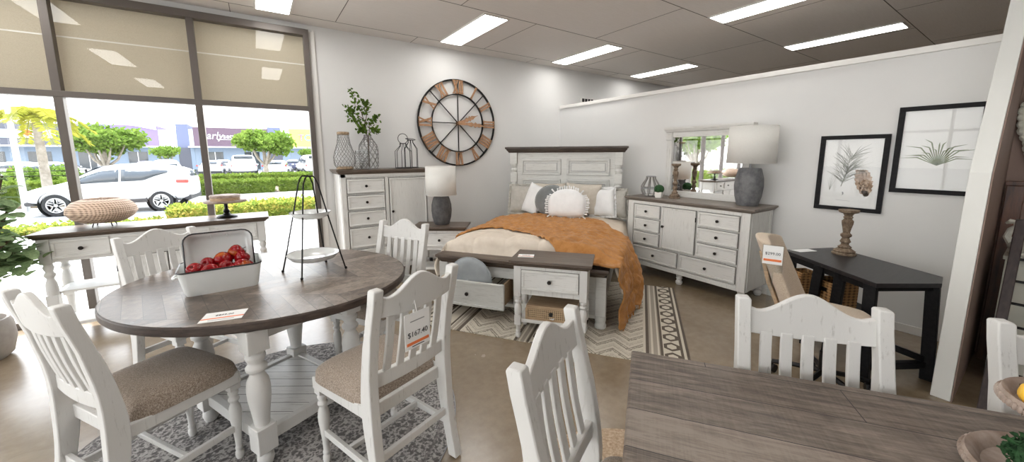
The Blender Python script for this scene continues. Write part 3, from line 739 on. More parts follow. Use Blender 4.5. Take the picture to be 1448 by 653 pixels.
panel_front(t,'door',-.32,-.005,.15,.65,.024,'cab',kn=[(-.035,.42)],hinge=-.325)
panel_front(t,'door',.005,.32,.15,.65,.024,'cab',kn=[(.035,.42)],hinge=.325)
for s in (-1,1):
    a,b=sorted((s*(W-.05),s*.335))
    MB().bb(a,b,.04,.34,.40,.418).build('shelf','cabh',t,smooth=False,bevel=.002)
MB().bb(-W+.03,W-.03,.03,.34,.12,.145).build('bottom_shelf','cabh',t,smooth=False,bevel=.002)
# things on the sideboard
t=thing('woven_lantern','flattened round woven rattan lantern on thin wire feet on the sideboard','lantern',(-1.13,4.60,.9))
m=MB(); prof=[(.05,.035),(.13,.045),(.185,.08),(.215,.125),(.21,.17),(.17,.215),(.11,.238)]
rings=[]
for i in range(27):
    q=i/26*(len(prof)-1); k=min(int(q),len(prof)-2); f=q-k; r=prof[k][0]*(1-f)+prof[k+1][0]*f; z=prof[k][1]*(1-f)+prof[k+1][1]*f
    rings.append([(r*cos(2*PI*a/40)*(1+.006*(a%2)),r*sin(2*PI*a/40)*(1+.006*(a%2)),z) for a in range(40)])
m.loft(rings,caps=False).build('woven_shell','rattan',t,solid=.004)
m=MB()
for k in range(34):
    a=2*PI*k/34; b=a+.5; m.tube([(.105*cos(a),.105*sin(a),.238),(.05*cos(a+.25),.05*sin(a+.25),.247),(.10*cos(b+2.2),.10*sin(b+2.2),.240)],.0018,4)
m.build('woven_lid','rattan',t)
m=MB()
for k in range(4):
    a=PI/4+k*PI/2; m.tube([(.07*cos(a),.07*sin(a),.045),(.085*cos(a),.085*sin(a),.003)],.004,6)
m.build('wire_foot','black',t)
t=thing('cake_stand','wooden plate on a black turned cake stand at the right end of the sideboard','cake stand',(-.285,4.58,.9))
MB().lathe([(.0,0),(.082,.0),(.085,.008),(.07,.018),(.035,.026),(.02,.045),(.028,.062),(.014,.085),(.016,.13),(.03,.145),(.0,.145)],seg=24).build('base','black',t)
MB().lathe([(0,.145),(.165,.148),(.172,.158),(.170,.168),(0,.166)],seg=36).build('plate','whitewash',t)
t=thing('round_wooden_box','shallow round pale wooden box sitting on the cake stand','box',(-.285,4.58,1.0665))
MB().lathe([(0,.0),(.115,.0),(.12,.004),(.12,.03),(.0,.03)],seg=32).build('box_body','oak',t)
MB().lathe([(0,.03),(.123,.03),(.124,.048),(.118,.055),(0,.056)],seg=32).build('lid','whitewash',t)

# things on the tall chest
M['wroughtgrey']=plain('grey_washed_wood',(.16,.15,.14),.7)
def net_vase(name,label,loc,prof,n=9,rope='greyink',seg=28):
    t=thing(name,label,'vase',loc)
    MB().lathe(prof,seg=seg,caps=False).lathe([(0,prof[0][1]),(prof[0][0],prof[0][1])],seg=seg,caps=False).build('glass_body','vase',t)
    def rad(z):
        for (r0,a),(r1,b) in zip(prof,prof[1:]):
            if a<=z<=b and b>a: return r0+(r1-r0)*(z-a)/(b-a)
        return prof[-1][0]
    z0,z1=prof[0][1]+.01,prof[-1][1]-.01; m=MB()
    for s in (-1,1):
        for k in range(n):
            m.tube([((rad(z)+.003)*cos(2*PI*k/n+s*q*2.4),(rad(z)+.003)*sin(2*PI*k/n+s*q*2.4),z) for q,z in [(i/16,z0+(z1-z0)*i/16) for i in range(17)]],.0022,4)
    for q in range(1,7):
        z=z0+(z1-z0)*q/7
        for k in range(n): a=2*PI*(k+.5*(q%2))/n; m.sphere(((rad(z)+.003)*cos(a),(rad(z)+.003)*sin(a),z),.0045,1,1,1,6,4)
    m.build('wire_net','wroughtgrey',t)
    return t
v1=net_vase('netted_vase','tall waisted glass vase in a wire net at the left end of the tall chest',(.86,4.76,CZ),[(.075,0),(.112,.06),(.118,.13),(.10,.21),(.07,.30),(.06,.37),(.058,.415)])
MB().lathe([(.062,.405),(.065,.41),(.065,.43),(.060,.435)],seg=24,caps=False).build('jute_collar','rope',v1,solid=.004)
MB().lathe([(.085,0),(.095,.01),(.09,.03),(.083,.035)],seg=24).build('jute_base','rope',v1)
v2=net_vase('netted_jar','small netted glass jar with a wire handle between the two tall vases','',[(.07,0),(.088,.03),(.088,.20),(.075,.245),(.075,.265)],8) if 0 else net_vase('netted_jar','small netted glass jar with a wire handle between the two tall vases',(1.03,4.64,CZ),[(.065,0),(.082,.03),(.082,.17),(.07,.205),(.07,.225)],8)
MB().tube([(-.07+.0,0,.22),(-.066,0,.17),(-.04,-.06,.11),(0,-.085,.09),(.04,-.06,.11),(.066,0,.17),(.07,0,.22)],.0025,6).build('wire_handle','black',v2)
v3=net_vase('netted_bottle','glass bottle in a dotted wire net holding a leafy branch on the tall chest',(1.14,4.78,CZ),[(.09,0),(.108,.03),(.112,.22),(.10,.29),(.06,.35),(.04,.38),(.04,.42)],11)
# branch
t=thing('leafy_branch','leafy green artificial branch standing in the netted bottle','branch',(1.14,4.78,CZ+.02))
paths=[[(0,0,0),(.0,.0,.35),(-.02,0,.52),(-.06,0,.66),(-.12,-.01,.80),(-.17,-.02,.90)],[(0,0,.02),(.01,0,.35),(.03,0,.50),(.09,.0,.58),(.14,0,.62)],[(0,.0,.1),(.0,0,.38),(-.10,0,.52),(-.18,-.01,.60)],[(-.02,0,.50),(.0,0,.62),(.01,0,.74),(-.02,.0,.80)],[(.01,0,.4),(.07,0,.45),(.11,-.01,.44)],[(-.04,0,.58),(-.14,0,.64),(-.2,0,.68)],[(0,0,.42),(-.05,0,.46),(-.09,0,.44)]]
m=MB()
for p in paths: m.tube(p,.004,6,rr=[.005-.003*i/len(p) for i in range(len(p))])
m.build('stem','stem',t)
def leaf(m,c,L,Wd,rnd,fold=.25):
    d=Vector((rnd.uniform(-1,1),rnd.uniform(-1,1),rnd.uniform(-.6,1))).normalized(); s=d.orthogonal().normalized(); s.rotate(Matrix.Rotation(rnd.uniform(0,6.28),3,d)); n=d.cross(s)
    c=Vector(c); ps=[c,c+d*L*.35+s*Wd*.5+n*L*fold*.3,c+d*L*.75+s*Wd*.38+n*L*fold*.3,c+d*L,c+d*L*.75-s*Wd*.38+n*L*fold*.3,c+d*L*.35-s*Wd*.5+n*L*fold*.3]
    v=[m.bm.verts.new(p) for p in ps]; mid=m.bm.verts.new(c+d*L*.55)
    for a,b in ((0,1),(1,2),(2,3),(3,4),(4,5),(5,0)): m.bm.faces.new((v[a],v[b],mid))
rn=random.Random(4); m=MB()
for p in paths:
    for i in range(130):
        q=rn.uniform(.42,1)*(len(p)-1); k=min(int(q),len(p)-2); f=q-k; c=Vector(p[k]).lerp(Vector(p[k+1]),f)
        if c.z<.43: continue
        if rn.random()<.45: leaf(m,c+Vector((rn.gauss(0,.016),rn.gauss(0,.02),rn.gauss(0,.016))),rn.uniform(.032,.052),rn.uniform(.022,.032),rn)
m.build('leaves','leaf',t)
# wire bottle lanterns
def wire_bottle(label,loc,h,r,lid_rot,rz):
    t=thing('wire_lantern',label,'lantern',loc,rz,'wire bottle lanterns'); m=MB()
    for k in range(6):
        a=2*PI*k/6; x,y=cos(a),sin(a); m.tube([(r*x,r*y,.004),(r*x,r*y,h*.62),(r*.38*x,r*.38*y,h*.82),(r*.38*x,r*.38*y,h*.90)],.004,5)
    for z,q in ((.006,r),(h*.9,r*.38)): m.tube([(q*cos(2*PI*k/24),q*sin(2*PI*k/24),z) for k in range(24)],.0042,5,loop=True)
    m.build('wire_cage','black',t)
    MB().lathe([(0,.003),(r*.97,.003),(r*.97,.012),(0,.012)],seg=24).build('base_plate','black',t)
    m=MB(); R0=.062; M4=Matrix.Translation((0,0,h*.9+ (R0*.98 if lid_rot>.5 else .012)))@Matrix.Rotation(lid_rot,4,'X')
    m.tube([M4@Vector((R0*cos(2*PI*k/28),R0*sin(2*PI*k/28),0)) for k in range(28)],.004,6,loop=True); m.build('ring_handle','black',t)
    return t
wire_bottle('black wire bottle lantern with upright ring top, left of the pair on the tall chest',(1.545,4.70,CZ),.345,.105,R(90),0)
wire_bottle('black wire bottle lantern with tilted ring top, right of the pair on the tall chest',(1.685,4.82,CZ),.40,.09,R(12),.3)

# ---------------------------------------------------------------- wall clock
t=thing('wall_clock','large round black metal wall clock with wooden roman numerals','clock',(2.455,YB-.03,1.955))
def ringm(r,w,dep=.012,n=72):
    m=MB(); m.loft([[(rr*cos(2*PI*k/n),y,rr*sin(2*PI*k/n)) for rr,y in ((r-w,-dep),(r+w,-dep),(r+w,dep),(r-w,dep))] for k in range(n)],loop=True); return m
ringm(.602,.011).build('outer_ring','black',t); ringm(.405,.008).build('inner_ring','black',t)
for k in range(4):
    a=k*PI/4; d=Vector((cos(a),0,sin(a))); n=Vector((-sin(a),0,cos(a)))
    m=MB()
    for s in (-1,1):
        p0,p1=d*.02*s,d*(.60 if k!=0 or s<0 else .405)*s
        if k==0 and s>0: p1=d*.40
        m.loft([[p+n*.006*q+Vector((0,e,0)) for q,e in ((-1,-.006),(1,-.006),(1,.006),(-1,.006))] for p in (p0,p1)])
    m.build('spoke','black',t)
MB().lathe([(0,-.03),(.028,-.03),(.028,.0),(0,.0)],seg=20,mat=Matrix.Rotation(R(90),4,'X')).build('hub','clockwood',t)
NUM=['XII','I','II','III','IIII','V','VI','VII','VIII','IX','X','XI']
for i,s in enumerate(NUM):
    a=PI/2-i*PI/6; cpos=Vector((cos(a),0,sin(a)))*.505
    ws={'I':.030,'V':.080,'X':.085}; tot=sum(ws[c] for c in s)+.008*(len(s)-1); x=-tot/2; m=MB()
    # numeral frame: local (u along tangent clockwise, w outwards)
    U=Vector((sin(a),0,-cos(a))); Wv=Vector((cos(a),0,sin(a)))
    H0=.088
    def stroke(u0,w0,u1,w1,th,y0=-.018):
        A=cpos+U*u0+Wv*w0; B=cpos+U*u1+Wv*w1; 
        m.loft([[P+U*th*q+Vector((0,e,0)) for q,e in ((-1,y0-.006),(1,y0-.006),(1,y0+.006),(-1,y0+.006))] for P in (A,B)])
    for c in s:
        w=ws[c]; cx=x+w/2
        if c=='I': stroke(cx,-H0,cx,H0,.0125)
        if c=='V': stroke(cx-.030,H0,cx-.004,-H0,.014); stroke(cx+.030,H0,cx+.004,-H0,.009)
        if c=='X': stroke(cx-.030,H0,cx+.030,-H0,.015); stroke(cx+.032,H0,cx-.032,-H0,.009,-.020)
        x+=w+.008
    for q in (-1,1): stroke(-tot/2,q*H0,tot/2,q*H0,.0) if 0 else None
    A=cpos+Wv*H0; 
    for q in (-1,1):
        P0=cpos+Wv*(H0*q); m.loft([[P0+U*(tot/2+.004)*e0+Wv*.005*q1+Vector((0,yy,0)) for q1,yy in ((-1,-.024),(1,-.024),(1,-.012),(-1,-.012))] for e0 in (-1,1)])
    m.build('numeral','clockwood',t,smooth=False)
def hand(ang,L,wd,y):
    m=MB(); d=Vector((cos(ang),0,sin(ang))); n=Vector((-sin(ang),0,cos(ang)))
    prof=[(-.05,.2),(-.02,.9),(0,1),(.04,.8),(.30,.55),(.42,1.1),(.50,.5),(.56,1.35),(.62,.6),(.70,1.0),(.78,.5),(.85,.25),(1,.06)]
    up=[d*(L*f)+n*wd*q for f,q in prof]; dn=[d*(L*f)-n*wd*q for f,q in prof]
    m.loft([[a+Vector((0,y-.004,0)),b+Vector((0,y-.004,0)),b+Vector((0,y+.004,0)),a+Vector((0,y+.004,0))] for a,b in zip(dn,up)]); return m
hand(R(22),.33,.030,-.036).build('hour_hand','clockwood',t,smooth=False); hand(R(-4),.46,.030,-.046).build('minute_hand','clockwood',t,smooth=False)

# ---------------------------------------------------------------- dresser, mirror, and things on it
DZ=.975
t=thing('dresser','wide white dresser of eight drawers and a centre door against the right wall','dresser',(3.905,2.34,0),R(-90)); W=.72
# local: x runs along -Y world (right in view), front faces -y local => world -x
moulded_top(t,-W-.045,W+.045,-.03,.50,DZ-.045,DZ,'topr')
MB().bb(-W,W,.02,.49,.125,DZ-.045).build('body','cab',t,smooth=False,bevel=.003)
m=MB()
for s in (-1,1): m.bb(s*(W-.04)-.04,s*(W-.04)+.04,0,.03,.125,DZ-.045); m.bb(s*(W+.001)-.005,s*(W+.001)+.005,.03,.08,.125,DZ-.045); m.bb(s*(W+.001)-.005,s*(W+.001)+.005,.43,.485,.125,DZ-.045)
m.bb(-W+.08,W-.08,0,.03,DZ-.08,DZ-.045); m.bb(-W+.08,W-.08,0,.03,.125,.175); m.build('face_frame','cab',t,smooth=False,bevel=.003)
for x,y in ((-W+.05,.05),(W-.05,.05),(0,.05),(-W+.05,.43),(W-.05,.43)):
    MB().lathe([(.026,0),(.036,.015),(.038,.035),(.028,.05),(.024,.06),(.036,.075),(.030,.09),(.034,.105),(.038,.125)],(x,y,0),16).build('foot','leg',t)
zz3=[(.735,.885),(.565,.710),(.395,.540)]
for a,b in zz3:
    panel_front(t,'drawer',-W+.10,-.265,a,b,.004,'cabh',kn=[(-.445,(a+b)/2)])
    panel_front(t,'drawer',.205,W-.10,a,b,.004,'cabh',kn=[(.415,(a+b)/2)])
panel_front(t,'door',-.235,.175,.395,.885,.004,'cab',kn=[(-.205,.66)],hinge=.18)
panel_front(t,'drawer',-W+.10,-.02,.195,.365,.004,'cabh',kn=[(-.32,.28)])
panel_front(t,'drawer',.02,W-.10,.195,.365,.004,'cabh',kn=[(.32,.28)])
# mirror standing on the dresser
t=thing('dresser_mirror','white framed rectangular mirror standing on the dresser against the wall','mirror',(4.345,2.345,DZ),R(-90)); W=.49
for s in (-1,1):
    m=MB(); x=s*(W-.035); m.bb(x-.036,x+.036,-.022,.035,0,.70); m.bb(x-.041,x+.041,-.034,.035,.70,.80)
    for z in (.715,.755,.79): m.bb(x-.045,x+.045,-.038,.035,z-.005,z+.005)
    m.build('frame_post','cab',t,smooth=False,bevel=.003)
MB().bb(-W+.07,W-.07,-.018,.03,.0,.075).build('bottom_rail','cabh',t,smooth=False,bevel=.003)
MB().bb(-W+.07,W-.07,-.018,.03,.735,.80).build('top_rail','cabh',t,smooth=False,bevel=.003)
MB().loft([[(-a,-b,z),(a,-b,z),(a,.036,z),(-a,.036,z)] for a,b,z in ((W+.008,.040,.80),(W+.014,.05,.815),(W+.03,.062,.835),(W+.03,.062,.855))]).build('cornice','cabh',t,smooth=False,bevel=.002)
MB().bb(-W+.07,W-.07,.0,.004,.075,.735).build('mirror_glass','mirror',t,smooth=False)
MB().bb(-W+.07,W-.07,.006,.03,.07,.74).build('backing','oak',t,smooth=False)
def table_lamp(label,loc,h,r,stone,sr,sz0,sz1,grp='cement table lamps'):
    t=thing('table_lamp',label,'table lamp',loc,0,grp)
    MB().lathe([(r*.70,0),(r*.74,.008),(r*.92,h*.25),(r*1.0,h*.5),(r*.97,h*.72),(r*.80,h*.96),(r*.74,h),(.0,h)],seg=12 if stone=='stone' else 28).build('cement_base',stone,t,ang=50)
    MB().lathe([(.012,h-.003),(.012,sz0+.05),(.02,sz0+.055),(.02,sz0+.10)],seg=12).build('socket_neck','greyink',t)
    MB().lathe([(sr*1.03,sz0),(sr,sz1)],seg=48,caps=False).build('lamp_shade','shade',t,solid=.003)
    m=MB()
    for z,q in ((sz0,sr*1.03),(sz1,sr)): m.tube([(q*cos(2*PI*k/48),q*sin(2*PI*k/48),z) for k in range(48)],.003,5,loop=True)
    for k in range(3): a=2*PI*k/3; m.tube([(.015*cos(a),.015*sin(a),sz0+.06),(sr*1.02*cos(a),sr*1.02*sin(a),sz0+.012)],.002,4)
    m.build('shade_wire','shade',t)
    return t
table_lamp('grey cement table lamp with wide white shade on the dresser by the mirror',(4.17,1.775,DZ),.385,.132,'stone',.212,.435,.80)
table_lamp('dark grey cement table lamp with cream shade on the nightstand by the tall chest',(1.815,4.18,.6655),.335,.122,'stoned',.178,.36,.70)
# candlesticks
def candlestick(label,loc,h,grp='carved wooden candlesticks',tagged=False):
    t=thing('candlestick',label,'candlestick',loc,0,grp); k=h/.40
    P=[(.078,0),(.08,.012),(.068,.022),(.072,.032),(.055,.045),(.040,.058),(.045,.068),(.026,.085),(.024,.10),(.036,.115),(.028,.135),(.022,.15),(.036,.165),(.036,.18),(.022,.195),(.027,.23),(.036,.275),(.038,.30),(.024,.32),(.032,.335),(.024,.345),(.034,.365)]
    MB().lathe([(r,z*k) for r,z in P],seg=22).build('turned_stem','candle',t)
    MB().lathe([(.03,.365*k),(.062,.378*k),(.066,.392*k),(.066,.40*k),(0,.398*k)],seg=26).build('dish','candle',t)
    if tagged: 
        m=MB(); m.prism([(.04,-.01),(.075,.0),(.07,.03),(.04,.02)],.23,.233); m.tube([(.03,0,.265),(.05,.005,.233)],.001,4); m.build('paper_tag','paper',t,smooth=False)
    return t
cs_=candlestick('carved brown wooden candlestick in front of the mirror on the dresser',(4.14,2.575,DZ),.415); cs_.scale=(.82,.82,1.0)
t=thing('moss_ball_pot','small dark green moss ball in a white square pot on the dresser','plant pot',(4.04,2.72,DZ),.3)
MB().loft([[(-a,-a,z),(a,-a,z),(a,a,z),(-a,a,z)] for a,z in ((.035,0),(.042,.072))]).build('pot','trim',t,smooth=False,bevel=.004)
MB().sphere((0,0,.105),.058,1,1,.95,20,14).build('moss_ball','moss',t)
M['wroughtgrey']=plain('grey_washed_wood',(.22,.21,.20),.7)
t=thing('ribbed_lantern','white washed slatted lantern with a waisted top at the left end of the dresser','lantern',(4.13,2.905,DZ)); t.scale=(1.2,1.2,1.12)
m=MB()
for k in range(9):
    a=2*PI*k/9; x,y=cos(a),sin(a); m.tube([(r*x,r*y,z) for r,z in ((.055,.005),(.075,.02),(.092,.06),(.094,.11),(.075,.15),(.05,.19),(.044,.215),(.048,.225))],.0065,5)
m.build('curved_slats','wroughtgrey',t)
m=MB()
for r,z in ((.056,.008),(.046,.222),(.093,.09)): m.tube([(r*cos(2*PI*k/30),r*sin(2*PI*k/30),z) for k in range(30)],.006,6,loop=True)
m.build('hoops','greyink',t)
MB().lathe([(0,.004),(.06,.004),(.06,.014),(0,.014)],seg=24).build('base_plate','trim',t)

# ---------------------------------------------------------------- framed prints on the right wall (face -x)
def framed(name,label,y0,y1,z0,z1,fw=.035):
    t=thing(name,label,'picture',(XP-.002,(y0+y1)/2,(z0+z1)/2),R(-90),'black framed botanical prints'); w=(y1-y0)/2; h=(z1-z0)/2
    m=MB(); d0,d1=-.028,0
    m.bb(-w,w,d0,d1,h-fw,h); m.bb(-w,w,d0,d1,-h,-h+fw); m.bb(-w,-w+fw,d0,d1,-h+fw,h-fw); m.bb(w-fw,w,d0,d1,-h+fw,h-fw)
    m.build('frame','blackwood',t,smooth=False,bevel=.002)
    MB().bb(-w+fw-.004,w-fw+.004,-.006,-.002,-h+fw-.004,h-fw+.004).build('paper','paper',t,smooth=False)
    MB().bb(-w+fw-.004,w-fw+.004,-.015,-.012,-h+fw-.004,h-fw+.004).build('glass','pglass',t,smooth=False)
    return t,w,h
def flat_stroke(m,pts,w,y=-.0068):
    for (x0,z0,w0),(x1,z1,w1) in zip(pts,pts[1:]):
        d=Vector((x1-x0,0,z1-z0)); 
        if d.length<1e-6: continue
        n=Vector((-d.z,0,d.x)).normalized(); m.quad([Vector((x0,y,z0))+n*w0,Vector((x0,y,z0))-n*w0,Vector((x1,y,z1))-n*w1,Vector((x1,y,z1))+n*w1])
M['inkgreen']=plain('print_grey_green',(.24,.25,.21),.8); M['inkbrown']=noisy('print_cone_brown',(.30,.19,.12),(.55,.42,.32),(1,1,1),30,.8); M['inkpalm']=plain('print_palm_green',(.16,.20,.10),.8); M['inklight']=plain('print_pale_green',(.45,.46,.40),.8)
t,w,h=framed('framed_print','framed print of a pine sprig and brown cone above the black desk',.815,1.285,.985,1.665)
rn=random.Random(3); m=MB()
flat_stroke(m,[(-.055,-.12,.003),(-.03,.0,.003),(-.02,.1,.0022),(.0,.18,.0015)],0)
for k in range(90):
    q=rn.uniform(0,1); bx,bz=-.05+.05*q,-.09+.25*q; a=rn.choice([-1,1])*rn.uniform(.25,1.0)+ (.1); L=rn.uniform(.08,.16)
    flat_stroke(m,[(bx,bz,.0014),(bx+L*sin(a)*.6,bz+L*cos(a)*.6,.0014),(bx+L*sin(a*1.1),bz+L*cos(a*1.1),.0004)],0)
for k in range(6): flat_stroke(m,[(-.135,-.16,.001),(-.155+.012*k,.0-.02*abs(k-3),.0004)],0)
m.build('printed_sprig','inkgreen',t,smooth=False)
m=MB()
for k in range(40):
    bx,bz=.02,.05; a=rn.uniform(-.3,1.7); L=rn.uniform(.07,.15); flat_stroke(m,[(bx,bz,.0008),(bx+L*sin(a),bz+L*cos(a)*.8,.0002)],0)
m.build('printed_needles','inklight',t,smooth=False)
m=MB()
for r in range(12):
    for c in range(4):
        f=r/11; cz=.02-.20*f; cx=.075+.04*f-.0; ww=.052*(sin(PI*min(1,(f*.85+.14)))**.6); x=cx+(c-1.5)*ww*.55+(r%2)*.006; z=cz; s=.018
        m.bm.faces.new([m.bm.verts.new((x+s*a,-.0066-.0001*(r%3),z+s*b)) for a,b in ((-1,.5),(-.6,-.7),(0,-1.1),(.6,-.7),(1,.5),(0,.9))])
m.build('printed_cone','inkbrown',t,smooth=False)
m=MB(); flat_stroke(m,[(-.04,-.17,.004),(-.034,-.185,.006),(-.04,-.20,.001)],0); flat_stroke(m,[(-.08,-.245,.001),(.02,-.25,.001)],0); m.build('printed_caption','greyink',t,smooth=False)
t,w,h=framed('framed_print','framed print of a green palm tuft partly hidden by the wall end',.315,.785,1.18,1.875)
rn=random.Random(9); m=MB()
for k in range(17):
    a=-1.15+2.3*k/16; L=rn.uniform(.15,.26); flat_stroke(m,[(.01,-.12,.002),(.01+L*.6*sin(a),-.12+L*.75*cos(a),.0042),(.01+L*1.1*sin(a*1.05),-.12+L*.95*cos(a)-.02,.0004)],0)
m.build('printed_palm','inkpalm',t,smooth=False)

# ---------------------------------------------------------------- black desk
DH=.69
def _p(x,y): return (x,y)
k_=(1.5-DH)/.75
dp=[(3.384*k_,1.153*k_),(3.777*k_-.0,.932*k_+.05),(3.48*k_,.318*k_),(3.24*k_,.315*k_),(2.926*k_,.519*k_)]
dp=[(3.665,1.245),(4.10,1.03),(4.02,.86),(3.70,.345),(3.50,.325),(3.165,.56)]
t=thing('corner_desk','black angular corner desk with leaning legs below the framed prints','desk',(0,0,0))
MB().prism(dp,DH-.028,DH).build('desk_top','desktop',t,smooth=False,bevel=.003)
def dleg(x0,y0,x1,y1,w=.032,z1=None):
    z1=z1 or DH-.028
    MB().loft([[(x-w,y-w,z),(x+w,y-w,z),(x+w,y+w,z),(x-w,y+w,z)] for x,y,z in ((x0,y0,0),(x1,y1,z1))]).build('leg','blackwood',t,smooth=False,bevel=.004)
dleg(3.225,.575,3.255,.60); dleg(3.60,.335,3.60,.372); dleg(3.62,1.17,3.70,1.19); dleg(4.0,.95,4.0,.95)
dleg(3.50,.98,3.46,.93,.03); dleg(3.40,.815,3.40,.79,.03)
def bar(a,b,w=.022,name='brace'):
    a=Vector(a);b=Vector(b); d=(b-a).normalized(); s=Vector((-d.y,d.x,0)).normalized()*w; u=Vector((0,0,w))
    MB().loft([[p-s-u,p+s-u,p+s+u,p-s+u] for p in (a,b)]).build(name,'blackwood',t,smooth=False,bevel=.003)
bar((3.23,.585,.10),(3.60,.35,.10)); bar((3.25,.60,.30),(3.60,.36,.13)); bar((3.26,.60,.635),(3.60,.37,.635)); 
bar((3.66,1.18,.635),(3.27,.61,.635)); bar((3.60,.37,.635),(4.0,.93,.635)); bar((3.64,1.17,.30),(3.40,.82,.30),.03,'lower_rail'); bar((3.45,.92,.30),(3.95,.98,.30),.02)
MB().prism([(3.62,1.19),(4.0,.98),(3.80,.66),(3.42,.83)],.30,.325).build('basket_shelf','blackwood',t,smooth=False,bevel=.002)
def wbasket(label,loc,rz,w,d,h):
    t=thing('wicker_basket',label,'basket',loc,rz,'wicker baskets under the desk'); m=MB()
    for a,b,c,e in ((-w,w,-d,-d+.012),(-w,w,d-.012,d),(-w,-w+.012,-d,d),(w-.012,w,-d,d)): m.bb(a,b,c,e,0,h)
    m.bb(-w,w,-d,d,0,.012); m.build('woven_body','basket',t,smooth=False,bevel=.004)
    MB().bb(-.045,.045,-d-.003,-d+.001,h-.07,h-.04).build('hand_hole','black',t,smooth=False)
    e=MB(); e.tube([(-w,-d,h),(w,-d,h),(w,d,h),(-w,d,h)],.009,6,loop=True); e.build('rim','basket',t)
ux=math.degrees(math.atan2(.815-1.17,3.40-3.64))
wbasket('small square wicker basket with a hand hole at the left under the desk',(3.655,1.085,.326),R(-122),.062,.07,.215)
wbasket('wide wicker basket filling the right of the shelf under the desk',(3.575,.86,.326),R(-122),.095,.10,.215)
candlestick('carved brown wooden candlestick with a paper tag standing on the black desk',(3.90,.905,DH),.365,tagged=True)
t=MB().prism([(3.70,1.21),(3.86,1.13),(3.83,1.06),(3.68,1.13)],DH+.0003,DH+.002).build('paper_sheet','paper',smooth=False); tag(t,'white sheet of paper lying on the left end of the black desk','paper')

# ---------------------------------------------------------------- upholstered office chair behind table F
t=thing('office_chair','tan upholstered swivel chair with exposed wooden back frame at the black desk','office chair',(2.90,.70,0),R(-80))
# local: seat centred, back towards -x
def backp(u,v):   # padded curved back
    a=(u-.5)*2; z=.46+.47*v; x=-.20-.20*v+.07*a*a; return Vector((x,a*.20*(1-.15*v),z+.03*(1-a*a)*v))
m=MB(); rings=[]
for i in range(19):
    u=i/18; e=(1-abs(2*u-1)**6)**.5 if 0<u<1 else .3; th=.038*max(e,.35)
    ring=[]
    for j in range(13): ring.append(backp(u,j/12)+Vector((th,0,.0)))
    for j in range(12,-1,-1): ring.append(backp(u,j/12)-Vector((th,0,0)))
    rings.append(ring)
m.loft(rings).build('padded_back','tan',t,ang=80,bevel=.012,seg=3)
m=MB()
for s in (-1,1): m.loft([[(x-.012,y-.02,z),(x+.012,y-.02,z),(x+.012,y+.02,z),(x-.012,y+.02,z)] for x,y,z in ((-.20,s*.12,.40),(-.315,s*.11,.66),(-.375,s*.09,.86))])
m.build('wooden_back_strut','oak',t,bevel=.003)
rings=[]
for k,(sc_,z) in enumerate([(.90,.42),(1,.435),(1.02,.47),(1,.50),(.90,.515),(.5,.52)]):
    rings.append([(sc_*.19*math.copysign(abs(cos(a))**.5,cos(a))+.0,sc_*.22*math.copysign(abs(sin(a))**.5,sin(a)),z) for a in [2*PI*q/32 for q in range(32)]])
MB().loft(rings).build('seat','tan',t,ang=60)
MB().lathe([(.03,.10),(.03,.25),(.018,.25),(.018,.42)],seg=14).build('gas_lift','black',t)
m=MB(); 
for k in range(5):
    a=2*PI*k/5+.63; e=Vector((cos(a),sin(a),0)); m.tube([e*.02+Vector((0,0,.12)),e*.16+Vector((0,0,.10)),e*.27+Vector((0,0,.075))],.016,8)
m.build('star_base','black',t)
for k in range(5):
    a=2*PI*k/5+.63; c=(cos(a)*.27,sin(a)*.27,.029); m=MB()
    for s in (-1,1): m.lathe([(.028,-.008),(.029,0),(.028,.008)],seg=16,mat=Matrix.Translation(c)@Matrix.Rotation(a+1.2,4,'Z')@Matrix.Translation((0,s*.014,0))@Matrix.Rotation(R(90),4,'X'))
    m.bb(c[0]-.008,c[0]+.008,c[1]-.008,c[1]+.008,.03,.075); m.build('caster','black',t)
# clear tag holder hung on that chair
t=thing('price_tag_stand','clear acrylic stand holding a white price tag beside the tan swivel chair','price tag',(2.545,.916,.785),R(-70))
MB().bb(-.055,.055,.0,.003,.0,.17).build('acrylic_sleeve','acrylic',t,smooth=False)
MB().bb(-.05,.05,-.002,-.0005,.05,.165).build('card','paper',t,smooth=False)
MB().bb(-.045,.045,-.0032,-.002,.068,.082).build('orange_stripe','orange',t,smooth=False)
text_obj('price_text','$299.00',.024,'ink',t,Matrix.Translation((0,-.0025,.115))@rx,.0003)
MB().bb(-.012,.012,.0,.003,-.775,.0).build('acrylic_stem','acrylic',t,smooth=False); MB().bb(-.07,.07,-.05,.05,-.785,-.776).build('acrylic_base','acrylic',t,smooth=False)
# ---------------------------------------------------------------- dining sets
c0=make_chair('white slat-back dining chair seen from behind in the lower left corner','slat-back dining chairs')
c0.location=(-.46,2.195,.007); c0.rotation_euler=(0,0,R(33.5-90))
def chair(label,x,y,rz,z=.007): return dup(c0,(x,y,z),R(rz),label)
chair('white slat-back dining chair carrying the hanging $167.40 price tag',.42,1.745,20)
chair('white slat-back dining chair between the oval table and the tall chest',.633,2.608,121)
chair('white slat-back dining chair behind the oval table, between it and the sideboard',-.43,3.15,-144.7,.0)
chair('white slat-back chair at the end of the rectangular table, bottom centre',.80,.52,-152,.0)
chair('white slat-back chair across the rectangular table, before the black desk',1.315,.247,128.5,.0)
chair('white slat-back chair at the right edge of the photo, behind the tiered tray',1.75,-.30,128.5,.0)

